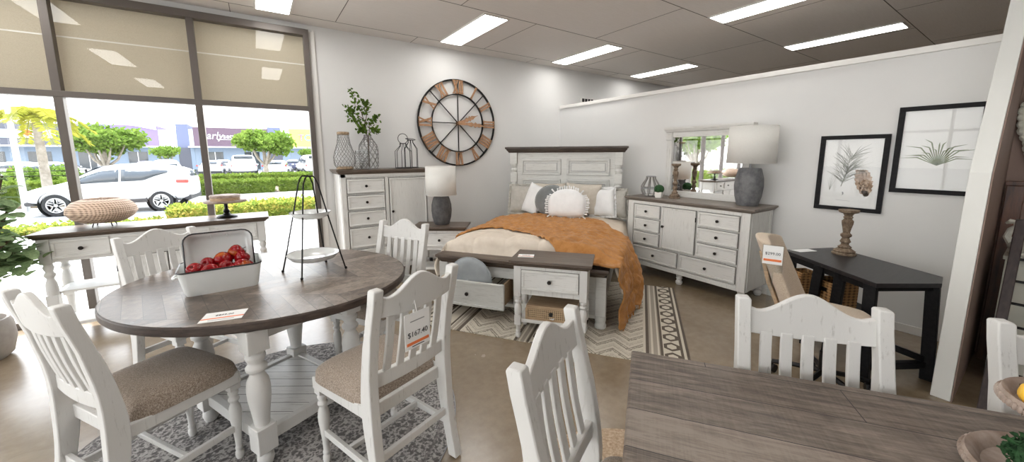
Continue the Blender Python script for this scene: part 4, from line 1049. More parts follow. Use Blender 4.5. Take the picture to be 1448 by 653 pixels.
# oval table
TC=(.023,2.655)
t=thing('oval_dining_table','oval dining table with grey-brown plank top on white turned legs','table',(*TC,.006),R(-34))
m=MB(); A,B=.79,.685
rings=[]
for s,z in ((.97,.704),(.992,.708),(1.0,.716),(1.0,.746),(.994,.753)): rings.append([(A*s*cos(2*PI*k/96),B*s*sin(2*PI*k/96),z) for k in range(96)])
m.loft(rings).build('edge_band','edge',t,ang=30)
MB().prism([(A*.991*cos(2*PI*k/96),B*.991*sin(2*PI*k/96)) for k in range(96)],.7525,.7545).build('plank_top','t_chev',t,smooth=False)
# base in its own frame (sub object frame turned 25 deg)
bm_=Matrix.Rotation(R(34+25),4,'Z'); off=Matrix.Rotation(R(34),4,'Z')@Vector((.02-TC[0],2.40-TC[1],0))
BT=Matrix.Translation(off)@bm_
def inb(m): bmesh.ops.transform(m.bm,matrix=BT,verts=m.bm.verts); return m
for sx in (-1,1):
    for sy in (-1,1):
        m=MB(); turned(m,sx*.25,sy*.30,0,.705,.050,.11,0,24); m.bb(sx*.25-.044,sx*.25+.044,sy*.30-.044,sy*.30+.044,.085,.215); inb(m).build('leg','leg',t,bevel=.004)
m=MB(); m.bb(-.25,.25,-.27,.27,.150,.165); inb(m).build('shelf_planks','shelfp',t,smooth=False)
m=MB()
for s in (-1,1): m.bb(-.21,.21,s*.30-.018,s*.30+.018,.115,.175); m.bb(s*.25-.018,s*.25+.018,-.26,.26,.115,.175)
inb(m).build('shelf_frame','leg',t,smooth=False,bevel=.003)
m=MB(); m.bb(-.27,.27,-.32,.32,.64,.704); inb(m).build('apron','leg',t,smooth=False,bevel=.003)
TZ=.7605
# rectangular table
t=thing('rectangular_dining_table','rectangular dining table with weathered brown plank top filling the lower right corner','table',(1.291,-.242,0),R(-54.3))
MB().loft([[(-a,-b,z),(a,-b,z),(a,b,z),(-a,b,z)] for a,b,z in ((.965,.49,.712),(.975,.50,.718),(.975,.50,.754),(.969,.494,.76))]).build('plank_top','t_long',t,smooth=False,bevel=.002)
MB().bb(-.86,.86,-.39,.39,.62,.712).build('apron','leg',t,smooth=False,bevel=.003)
for sx in (-1,1):
    for sy in (-1,1):
        m=MB(); turned(m,sx*.86,sy*.39,0,.712,.050,.14,0,24); m.build('leg','leg',t,bevel=.004)
# price tag hanging on the near chair
t=thing('hanging_price_tag','white $167.40 price tag with orange band hanging on the near chair back','price tag',(.485,1.40,.80),R(18))
T0=Matrix.Identity(4)
MB().bb(-.062,.062,-.004,-.002,-.075,.075).build('card','paper',t,smooth=False)
MB().bb(-.055,.055,-.0052,-.004,-.058,-.046).build('orange_stripe','orange',t,smooth=False)
MB().bb(-.03,.03,-.0052,-.004,-.067,-.064).build('small_print','ink',t,smooth=False)
text_obj('price_text','$167.40',.031,'ink',t,Matrix.Translation((0,-.0048,-.015))@rx,.0003)
text_obj('small_text','dining chair' if 0 else '',.01,'greyink',t,rx) if 0 else None
MB().bb(-.035,.035,-.0050,-.004,.038,.042).build('small_print','greyink',t,smooth=False)
MB().tube([(-.0,-.003,.072),(0,.01,.12),(.0,.02,.10)],.0015,5).build('string','paper',t)
# white enamel bread bin + lid + apples
BX=(-.215,2.63); BR=R(3)
t=thing('enamel_bread_bin','open white enamel bread bin with black rim holding red apples on the oval table','bread bin',(*BX,TZ),BR)
def tray(m,w0,d0,w1,d1,h,th=.004,r=.03,flip=None):
    def rr(w,d,z,rad):
        P=[]
        for cx,cy,a0 in ((w-rad,d-rad,0),(-w+rad,d-rad,90),(-w+rad,-d+rad,180),(w-rad,-d+rad,270)):
            for k in range(5): a=R(a0+22.5*k); P.append((cx+rad*cos(a),cy+rad*sin(a),z))
        return P
    m.loft([rr(w0,d0,0,r),rr(w0+.004,d0+.004,.012,r),rr(w1,d1,h,r+.008),rr(w1-th,d1-th,h,r+.004),rr(w0+.004-th,d0+.004-th,.014,r-.004),rr(w0-.02,d0-.02,.006,r-.01)])
    return rr(w1,d1,h,r+.008)
m=MB(); rim=tray(m,.160,.112,.185,.135,.135); m.build('bin_body','enamel',t,ang=60)
MB().tube(rim,.0045,6,loop=True).build('black_rim','enamelrim',t)
MB().tube([(-.187,-.045,.10),(-.205,-.04,.09),(-.212,0,.085),(-.205,.04,.09),(-.187,.045,.10)],.005,6).build('side_handle','enamel',t)
LT=Matrix.Translation((*BX,TZ))@Matrix.Rotation(BR,4,'Z')@Matrix.Translation((.0,.055,.020))@Matrix.Rotation(R(90-10),4,'X')@Matrix.Translation((0,.143,-.055))
m=MB(); rim=tray(m,.140,.120,.158,.140,.085,r=.04)
o=m.build('upright_lid','enamel',t,ang=60); o.matrix_basis=(Matrix.Translation((*BX,TZ))@Matrix.Rotation(BR,4,'Z')).inverted()@LT; o['label']='lid standing upright inside the bin'
MB().tube(rim,.0045,6,loop=True).build('black_rim','enamelrim',o)
MB().tube([(-.04,.11,.03),(-.035,.135,.025),(.035,.135,.025),(.04,.11,.03)],.004,6).build('handle','enamel',o)
# apples
AP=[(0,.006),(.014,.0),(.026,.004),(.036,.020),(.041,.040),(.040,.054),(.032,.066),(.020,.071),(.010,.067),(0,.058)]
apl=[((-.112,-.045,.125),.95,'leftmost red apple at the rim of the bread bin'),((-.055,.0,.142),.85,'small red apple with a stem, second from left in the bread bin'),((.008,.0,.150),1.12,'yellow-flushed red apple at the centre of the heap in the bread bin'),((.075,.035,.178),1.10,'topmost red apple lying at the upper right of the bread bin heap'),((.098,-.01,.150),.95,'red apple showing its yellow base at the right of the bread bin'),((-.045,-.078,.108),1.15,'large red apple lying on its side at the front of the bread bin'),((.02,-.055,.118),.95,'red apple between the front ones in the bread bin'),((.095,-.07,.112),1.08,'red apple lying at the front right corner of the bread bin'),((.048,-.088,.100),.85,'red apple low against the front rim of the bread bin'),((-.10,-.085,.092),.8,'small red apple low in the front left of the bread bin'),((.12,.0,.09),.9,'red apple buried at the right wall of the bread bin')]
aproto=None; rn=random.Random(5); BW=Matrix.Translation((*BX,TZ))@Matrix.Rotation(BR,4,'Z')
for p,s,l in apl:
    if aproto is None:
        aproto=thing('apple',l,'apple',(0,0,0),0,'red apples in the bread bin'); ob=MB().lathe([(r,z-.036) for r,z in AP],seg=20).build('apple_flesh','apple',aproto,ang=180); MB().tube([(0,0,.022),(.002,0,.036),(.006,0,.050)],.0018,5).build('stem','stem',aproto); a=aproto
    else: a=dup(aproto,(0,0,0),0,l)
    q=Vector(p); q.y=min(q.y,.03); a.location=BW@q; a.rotation_euler=(rn.uniform(-1.3,1.3),rn.uniform(-1.2,1.2),rn.uniform(0,6)); a.scale=(s*.98,)*3
# tiered stand
t=thing('tiered_stand','two-tier white tray stand with crossing black wire legs on the oval table','tiered stand',(.255,2.645,TZ),R(20))
m=MB()
fe=[(-.135,-.085),(.135,-.085),(.135,.085),(-.135,.085)]
for sy in (-1,1):
    pts=[(-.14,sy*.125,.0),(-.115,sy*.10,.14),(-.075,sy*.06,.38),(-.045,sy*.033,.56),(-.03,sy*.03,.60),(-.018,sy*.03,.612),(.018,sy*.03,.612),(.03,sy*.03,.60),(.045,sy*.033,.56),(.075,sy*.06,.38),(.115,sy*.10,.14),(.14,sy*.125,0)]
    MB().tube(pts,.0048,6).build('wire_leg_loop','black',t)
m=MB()
for sx in (-1,1):
    for sy in (-1,1): m.sphere((sx*.14,sy*.125,.008),.009,1,1,1,8,6)
m.build('foot_tips','black',t)
for z,r,nm in ((.075,.150,'lower_tray'),(.345,.115,'upper_tray')):
    o=MB().lathe([(0,z),(r*.62,z),(r*.85,z+.012),(r,z+.038),(r*1.01,z+.042),(r*.98,z+.040),(r*.84,z+.016),(r*.6,z+.006),(0,z+.006)],seg=40).build(nm,'enamel',t)
    MB().tube([(r*1.008*cos(2*PI*k/40),r*1.008*sin(2*PI*k/40),z+.041) for k in range(40)],.0022,5,loop=True).build('grey_rim','greyink',o)
price_card('price_card','white price card with orange stripes lying at the front of the oval table',(-.185,2.115,TZ),R(-12),.165,.115,'$899.00',big=.022)
# tiered tray on the rectangular table
TT=(1.372,-.098)
t=thing('tiered_tray','brown carved-edge wooden two-tier tray at the right edge of the rectangular table','tiered tray',(*TT,.7602))
def wtray(z,r,nm):
    m=MB(); m.lathe([(0,z),(r*.80,z),(r*.90,z+.010),(r,z+.030),(r*.97,z+.040),(r*.90,z+.036),(r*.80,z+.016),(0,z+.012)],seg=48); o=m.build(nm,'whitewash',t)
    e=MB()
    for k in range(64):
        a=2*PI*k/64; e.sphere((r*1.0*cos(a),r*1.0*sin(a),z+.024),.0075,.8,.8,1.2,6,5)
    e.build('beaded_edge','whitewash',o)
wtray(.012,.155,'lower_tray'); wtray(.180,.118,'upper_tray')
MB().lathe([(.03,.024),(.022,.04),(.014,.06),(.02,.10),(.014,.14),(.028,.18)],seg=16).build('post','whitewash',t)
MB().lathe([(.05,0),(.06,.006),(.05,.014)],seg=24).build('base','whitewash',t)
t=thing('lemon','yellow lemon lying on the upper tray of the wooden stand','lemon',(TT[0]-.052,TT[1]+.056,.7602+.230),R(40))
MB().lathe([(0,-.048),(.006,-.046),(.010,-.040),(.024,-.028),(.031,-.012),(.032,.006),(.027,.024),(.012,.038),(.008,.043),(0,.046)],seg=20,mat=Matrix.Rotation(R(86),4,'Y')).build('lemon_peel','lemon',t,ang=180)
MB().tube([(.045,0,.0),(.052,.0,.002)],.003,5).build('stem_end','stem',t)
t=thing('green_foliage_ball','dark green curly foliage ball sitting on the lower tray','plant',(TT[0]-.066,TT[1]+.040,.7602+.098))
rn=random.Random(8); m=MB(); m.sphere((0,0,0),.045,1,1,1.05,14,10); m.build('core','moss',t)
m=MB()
for k in range(420):
    d=Vector((rn.gauss(0,1),rn.gauss(0,1),rn.gauss(0,1))).normalized(); leaf(m,d*rn.uniform(.040,.055),.016,.012,rn,.8)
m.build('curly_leaves','moss',t,smooth=False)
t=thing('white_pot','small cream pot under the green foliage ball on the lower tray','pot',(TT[0]-.066,TT[1]+.040,.7602+.0265))
MB().lathe([(0,0),(.024,0),(.033,.034),(.030,.034),(.022,.004),(0,.004)],seg=24).build('pot_body','trim',t)
MB().lathe([(.033,.031),(.0345,.034),(.033,.037),(.030,.034)],seg=24,caps=False).build('rim','trim',t)
tag(MB().bb(-.03,.03,-.018,.018,0,.0015).build('paper_note','paper',smooth=False),'small cream card lying inside the lower wooden tray','card',loc=(TT[0]-.085,TT[1]+.080,.7602+.028),rz=R(60))

# ---------------------------------------------------------------- rugs
bmr=Matrix.Rotation(BRZ,4,'Z')
o=MB().bb(-1.175,1.175,-.85,.85,0,.006).build('kilim_rug','rug',smooth=False); c=BM@Vector((.265,.40,0)); tag(o,'cream and brown flat woven rug with zigzags and hexagon bands under the bed','rug',loc=(c.x,c.y,0),rz=BRZ)
o=MB().lathe([(0,0),(.95,0),(.95,.006),(0,.006)],seg=96).build('round_rug','rrug',smooth=False); tag(o,'round distressed grey patterned rug under the oval table','rug',loc=(.0,2.27,0))
e=MB(); e.tube([(.95*cos(2*PI*k/96),.95*sin(2*PI*k/96),.004) for k in range(96)],.004,5,loop=True); e.build('bound_edge','greyink',o)
o=MB().lathe([(0,0),(.62,0),(.62,.012),(0,.016)],seg=64).build('jute_rug','jute',smooth=True); tag(o,'tan braided jute rug peeking out beside the rectangular table','rug',loc=(1.12,.72,-.0)); 
# ---------------------------------------------------------------- beyond the wing wall
t=thing('cream_cabinet','plain cream painted cabinet beyond the brown side of the wall end','cabinet',(4.05,-.33,0))
MB().bb(-.2,.2,-.45,.45,.06,.84).build('body','creamcab',t,smooth=False,bevel=.003)
MB().bb(-.215,.2,-.465,.46,.84,.865).build('top','creamcab',t,smooth=False,bevel=.004)
MB().bb(-.18,.18,-.43,.43,0,.06).build('plinth','creamcab',t,smooth=False)
for s in (-1,1): MB().bb(-.207,-.199,s*.22-.2,s*.22+.2,.10,.81).build('door','creamcab',t,smooth=False,bevel=.003)
t=thing('ceramic_swan','cream carved swan ornament standing on the cream cabinet','ornament',(3.95,.06,.865),R(60))
m=MB(); m.sphere((0,0,.05),.05,1.5,.85,.9,16,12); m.build('body','ceramic',t)
m=MB(); m.tube([(.055,0,.06),(.085,0,.10),(.075,0,.15),(.05,0,.175),(.055,0,.20),(.08,0,.20),(.10,0,.185)],.014,8,rr=[.024,.018,.014,.013,.014,.016,.006]); m.build('neck','ceramic',t)
m=MB()
for s in (-1,1):
    for k in range(5): m.sphere((-.02-.012*k,s*.045,.055+.008*k),.028-.003*k,1.6,.35,.7,10,8)
m.build('wings','ceramic',t)
MB().lathe([(.0,0),(.06,0),(.062,.008),(.045,.016),(0,.018)],seg=20).build('base','ceramic',t)
t=thing('carved_mirror','cream carved scroll framed mirror at the far right edge on the taupe wall','mirror',(XP-.002,-.22,1.70),R(-90))
m=MB(); rn=random.Random(2); pts=[]
for k in range(64):
    a=2*PI*k/64; pts.append((.36*cos(a)*(1+.05*sin(5*a)),.0,.42*sin(a)*(1+.05*cos(6*a))))
m.tube([(x,-.02,z) for x,y,z in pts],.03,8,loop=True)
for k in range(64):
    x,y,z=pts[k]; m.sphere((x*1.06,-.035,z*1.06),.030+.010*rn.random(),1,.6,1,8,6); m.tube([(x,-.04,z),(x*1.12,-.05,z*1.10),(x*1.14+.02,-.03,z*1.14)],.010,5)
m.build('carved_frame','ceramic',t)
MB().prism([(x*.98,z*.98) for x,y,z in pts],0,.01,rx).build('mirror_glass','mirror',t,smooth=False)
t=thing('brown_wooden_board','narrow reddish brown wooden post standing behind the cream cabinet','wooden post',(4.33,.145,0))
MB().bb(-.035,.035,-.04,.04,0,1.28).build('post_body','mahog',t,smooth=False,bevel=.004)
MB().bb(-.042,.042,-.047,.047,1.28,1.31).build('cap','mahog',t,smooth=False,bevel=.004)
t=thing('blanket_ladder','dark wooden ladder rack with thin black rungs leaning beside the brown wall','ladder',(3.38,0,0))
for y in (.085,-.40):
    MB().loft([[(x-.02,y-.022,z),(x+.02,y-.022,z),(x+.02,y+.022,z),(x-.02,y+.022,z)] for x,z in ((0,0.0),(.44,1.10))]).build('side_rail','darkwood',t,smooth=False,bevel=.004)
for k in range(8):
    z=.12+k*.125; x=.44*z/1.10; MB().tube([(x,.085,z),(x,-.40,z)],.008,6).build('rung','black',t)
# ---------------------------------------------------------------- potted plant at the left edge
t=thing('fiddle_leaf_plant','broad-leaved green pot plant at the left edge beside the sideboard','pot plant',(-1.83,4.34,0))
rn=random.Random(12); m=MB()
P3=[[(0,0,.3),(.06,-.02,.8),(.14,-.03,1.2),(.20,-.04,1.48)],[(0,0,.3),(.02,-.06,.8),(.06,-.1,1.2),(.05,-.12,1.5)],[(0,0,.3),(.12,0,.8),(.24,-.02,1.15),(.30,-.04,1.36)],[(0,.05,.3),(.10,.02,.65),(.22,0,.95),(.30,0,1.15)],[(0,0,.3),(.08,-.05,.6),(.20,-.08,.80),(.32,-.10,.92)],[(0,0,.4),(.05,-.1,.8),(.15,-.12,1.1),(.22,-.12,1.32)],[(0,0,.3),(.15,.05,.62),(.28,.05,.70),(.36,.02,.72)],[(0,0,.30),(.02,0,.6),(.05,-.02,.95),(.03,-.03,1.3)],[(0,0,.32),(.10,-.02,.6),(.20,-.05,.85),(.26,-.06,1.05)],[(0,0,.3),(-.1,0,.7),(-.15,.02,1.1),(-.12,0,1.45)],[(.02,0,.5),(.14,.0,.68),(.25,.03,.78),(.33,.04,.80)],[(0,0,.7),(.10,.06,1.0),(.16,.08,1.25)]]
for p in P3: m.tube(p,.01,6,rr=[.016-.003*i for i in range(len(p))])
m.build('stems','stem',t)
m=MB()
def bigleaf(m,c,L,Wd,rn):
    d=Vector((rn.uniform(-1,1),rn.uniform(-1,1),rn.uniform(-.3,.8))).normalized(); s=d.cross(Vector((0,0,1))).normalized(); n=s.cross(d)
    if n.length<.1: n=Vector((0,0,1))
    rows=[]
    for i in range(6):
        f=i/5; w=Wd*.5*(sin(PI*(f*.86+.09))**.7)*(1+.15*f); ctr=Vector(c)+d*L*f-Vector((0,0,1))*L*.22*f*f
        rows.append([ctr-s*w+n*w*.25,ctr,ctr+s*w+n*w*.25])
    m.loft(rows,caps=False,closed=False)
for p in P3:
    for i in range(24):
        q=rn.uniform(.35,1)*(len(p)-1); k=min(int(q),len(p)-2); c=Vector(p[k]).lerp(Vector(p[k+1]),q-k); bigleaf(m,c+Vector((rn.gauss(0,.03),rn.gauss(0,.03),rn.gauss(0,.03))),rn.uniform(.08,.12),rn.uniform(.065,.095),rn)
m.build('leaves','leafd',t,solid=0)
m=MB(); m.lathe([(0,0),(.15,0),(.18,.03),(.205,.14),(.20,.26),(.185,.30),(.17,.30),(.18,.25),(0,.25)],seg=32); m.build('pot','pot',t)
# ================================================================== OUTSIDE
GZ=-.30
M['pave']=noisy('pale_footpath_concrete',(.50,.49,.47),(.58,.57,.55),(1,1,1),3,.85)
M['road']=noisy('pale_asphalt',(.30,.30,.30),(.38,.38,.375),(1,1,1),8,.9)  # pale grey asphalt, tone varies at random
M['kerb']=noisy('concrete_kerb',(.42,.41,.38),(.5,.49,.46),(1,1,1),6,.85)
M['soil']=noisy('garden_soil',(.12,.09,.06),(.20,.16,.11),(1,1,1),12,.95)
M['hedge']=foliage('hedge_leaves',[(.35,(.09,.15,.025)),(.6,(.20,.27,.05))])
M['tree']=foliage('tree_leaves',[(.35,(.10,.17,.03)),(.5,(.17,.27,.05)),(.7,(.30,.36,.09))],1.2)
M['treey']=foliage('yellow_palm_leaves',[(.35,(.22,.26,.03)),(.6,(.48,.46,.08))])
M['flower']=foliage('flowering_groundcover',[(.38,(.12,.20,.035)),(.50,(.24,.30,.055)),(.58,(.50,.44,.10)),(.68,(.60,.28,.14))],5)
M['bark']=noisy('pale_bark',(.22,.19,.15),(.36,.32,.27),(1,1,1),6,.9)
M['carw']=plain('white_car_paint',(.72,.73,.75),.22,0,.5,Coat_Weight=.5); M['card']=plain('dark_blue_car_paint',(.03,.035,.08),.25,0,.5,Coat_Weight=.5); M['carg']=plain('silver_car_paint',(.42,.43,.45),.25,.3,.5)
M['cglass']=plain('dark_car_glass',(.035,.045,.055),.08,0,.8); M['tyre']=plain('tyre_rubber',(.02,.02,.022),.8); M['alloy']=plain('alloy_wheel',(.55,.56,.57),.3,.7); M['plastic']=plain('black_car_plastic',(.03,.03,.033),.6)
M['redlamp']=plain('red_tail_lamp',(.45,.06,.05),.2); M['clearlamp']=plain('clear_head_lamp',(.6,.6,.6),.1)
struct(MB().bb(-40,40,5.12,10.9,-.25,-.06).build('footpath','pave',smooth=False))
struct(MB().bb(-60,60,5.12,90,-.6,GZ).build('road','road',smooth=False))
struct(MB().bb(-60,-4.9,-30,5.1,-.6,-.06).build('footpath_left','pave',smooth=False))
struct(MB().bb(-40,40,10.9,11.1,-.3,-.02).build('kerb','kerb',smooth=False,bevel=.02))
struct(MB().bb(-8,8,11.1,12.7,-.3,-.10).build('planter_soil','soil',smooth=False))
struct(MB().bb(-8,8,12.7,12.85,-.3,-.12).build('road_kerb','kerb',smooth=False))
struct(MB().bb(-2.7,12,19.9,20.1,-.3,-.16).build('traffic_island_kerb','kerb',smooth=False))
struct(MB().bb(-12,12,20.1,27,-.3,-.18).build('traffic_island','soil',smooth=False))
def hedge(label,x0,x1,y0,y1,z0,z1,mat,n,ls,seed,name='hedge',cat='hedge'):
    rn=random.Random(seed); cx,cy=(x0+x1)/2,(y0+y1)/2; t=thing(name,label,cat,(cx,cy,z0),0,None); h=z1-z0; a=(x1-x0)/2; b=(y1-y0)/2
    m=MB(); m.bb(-a+.04,a-.04,-b+.04,b-.04,0,h-.05); m.build('dense_core',mat,t,smooth=False)
    m=MB()
    for k in range(n):
        f=rn.random()
        if f<.45: p=(rn.uniform(-a,a),-b+rn.gauss(0,.02),rn.uniform(.02,h))
        elif f<.85: p=(rn.uniform(-a,a),rn.uniform(-b,b),h-.04+rn.gauss(0,.02))
        else: p=(rn.choice([-a,a]),rn.uniform(-b,b),rn.uniform(0,h))
        leaf(m,p,ls*rn.uniform(.7,1.3),ls*.6,rn,.4)
    m.build('leaf_shell',mat,t,smooth=False); return t
hedge('flowering yellow-green low hedge along the footpath just outside the right window bay',-1.75,3.6,11.3,12.3,-.10,.32,'flower',2600,.10,1)
hedge('low orange and green flower patch behind the woven lantern, right of the white car wheel',-2.75,-2.0,11.4,12.1,-.10,.06,'flower',500,.08,2,'flower_bed','flower bed')
hedge('yellow flower patch at the left, below the front wheel of the white car',-4.6,-3.15,11.2,12.0,-.10,.10,'flower',700,.09,3,'flower_bed','flower bed')
hedge('front clipped green hedge on the traffic island behind the cake stand',-2.5,.55,20.2,21.2,-.22,.42,'hedge',2200,.12,4)
hedge('clipped green hedge on the island to the right of the gap',.85,4.2,20.4,21.4,-.22,.40,'hedge',1800,.12,5)
hedge('rear darker clipped hedge on the traffic island',-2.9,4.6,24.6,25.6,-.18,.50,'hedge',2600,.13,6)
hedge('green hedge in front of the dark fence at the far left',-9.6,-6.0,21.0,22.2,-.18,.55,'hedge',1500,.14,7)
def tree(label,x,y,h0,crown,trunk_r,n,ls,seed,mat='tree',cat='tree',name='tree'):
    rn=random.Random(seed); t=thing(name,label,cat,(x,y,GZ)); cz,rx_,rz_=crown; m=MB(); bl=[]
    m.tube([(0,0,0),(.05,0,h0*.6),(.0,0,cz)],trunk_r,8,rr=[trunk_r*1.2,trunk_r,trunk_r*.6])
    for k in range(6):
        a=2*PI*k/6+rn.random(); q=(rx_*.6*cos(a),rx_*.5*sin(a),cz+rn.uniform(-.1,.4)*rz_); m.tube([(0,0,h0*.75),(q[0]*.5,q[1]*.5,h0+.2*rz_),q],trunk_r*.5,6,rr=[trunk_r*.6,trunk_r*.45,trunk_r*.2]); bl.append(q)
    m.build('trunk','bark',t)
    for k in range(16): a=rn.uniform(0,6.28); r=rn.uniform(.2,.8)*rx_; bl.append((r*cos(a),r*sin(a),cz+rn.uniform(-.45,.6)*rz_*(1-(r/rx_)**2*.6)))
    m=MB()
    for p in bl: m.sphere(p,rx_*.20,1,1,.6,8,6)
    for i in range(n):
        p=rn.choice(bl); d=Vector((rn.gauss(0,1),rn.gauss(0,1),rn.gauss(0,1))).normalized()*rn.uniform(.6,1.05)*rx_*.42; leaf(m,Vector(p)+Vector((d.x,d.y,d.z*.62)),ls*rn.uniform(.6,1.4),ls*.7,rn,.4)
    m.build('crown',mat,t,smooth=False); return t
tree('wide leafy green tree in the car park behind the white car',-8.6,37,1.3,(2.7,2.1,1.35),.16,4200,.26,21)
tree('leafy green tree in the car park seen through the right window bay',.50,33.5,1.4,(2.62,1.82,1.12),.15,4200,.25,22)
tree('small round tree beyond the car park, left of the middle mullion',-6.4,44,1.2,(2.1,1.2,.6),.08,1100,.22,23)
tree('pale bushy shrub behind the bonnet of the white car',-8.3,27,.4,(.75,1.25,.6),.06,1500,.17,24,cat='shrub',name='shrub')
tree('small green tree under the yellow sign at the right of the window',4.9,46,1.2,(2.0,1.1,.55),.08,900,.2,25)
tree('leafy tree left of the photo frame, seen only in the dresser mirror',-13.5,12.5,1.4,(2.9,2.0,1.2),.15,2200,.25,31)
tree('second leafy tree left of the photo frame, farther away in the mirror',-21,17,1.6,(3.2,2.4,1.4),.17,2200,.3,32)
hedge('clipped hedge left of the photo frame, low in the dresser mirror',-15,-8.5,9.2,10.2,-.06,.7,'hedge',1500,.12,33)
# palm and pole
t=thing('palm_tree','palm tree with grey trunk and yellow-green fronds at the far left','palm tree',(-6.0,19.5,GZ))
MB().lathe([(.17,0),(.13,.5),(.11,2.0),(.10,3.0),(.08,3.4)],seg=16).build('trunk','bark',t)
m=MB(); rn=random.Random(6)
for k in range(15):
    a=2*PI*k/15+rn.uniform(-.2,.2); L=rn.uniform(1.0,1.4); el=rn.uniform(-.1,.9); pts=[]
    for i in range(9):
        f=i/8; r=L*f*cos(el*(1-f*.3)); z=3.25+L*(sin(el)*f-.85*f*f); pts.append(Vector((r*cos(a),r*sin(a),z)))
    m.tube(pts,.02,5,rr=[.03-.003*i for i in range(9)])
    s=Vector((-sin(a),cos(a),0))
    for i in range(60):
        f=.1+.9*i/60; q=f*8; j2=min(int(q),7); p=pts[j2].lerp(pts[j2+1],q-j2)
        for sg in (-1,1):
            d=(s*sg+Vector((cos(a),sin(a),0))*.5+Vector((0,0,rn.uniform(-.9,-.2)))).normalized()*rn.uniform(.35,.55)*(1-.5*f); m.quad([p,p+d*.5+Vector((0,0,.03)),p+d,p+d*.5-Vector((0,0,.02))])
m.build('fronds','treey',t,smooth=False)
t=thing('lamp_post','pale grey street light pole left of the palm trunk','pole',(-6.25,18.6,GZ))
MB().lathe([(.09,0),(.075,1),(.06,4.6)],seg=16).build('pole','alloy',t); MB().tube([(0,0,4.6),(.3,0,4.9),(.9,0,5.0)],.04,8).build('lamp_arm','alloy',t); MB().bb(-.15,.15,-.15,.15,0,.03).build('base_plate','alloy',t)
t=thing('metal_fence','low dark metal fence between the car park and the left hedge','fence',(-9.8,24,-.18))
m=MB()
for z in (.35,.6,.85,1.05): m.bb(-3.6,3.6,-.012,.012,z,z+.03)
m.build('rails','black',t,smooth=False)
for k in range(7): MB().bb(-3.6+k*1.2-.03,-3.6+k*1.2+.03,-.03,.03,-.12,1.12).build('fence_post','black',t,smooth=False)
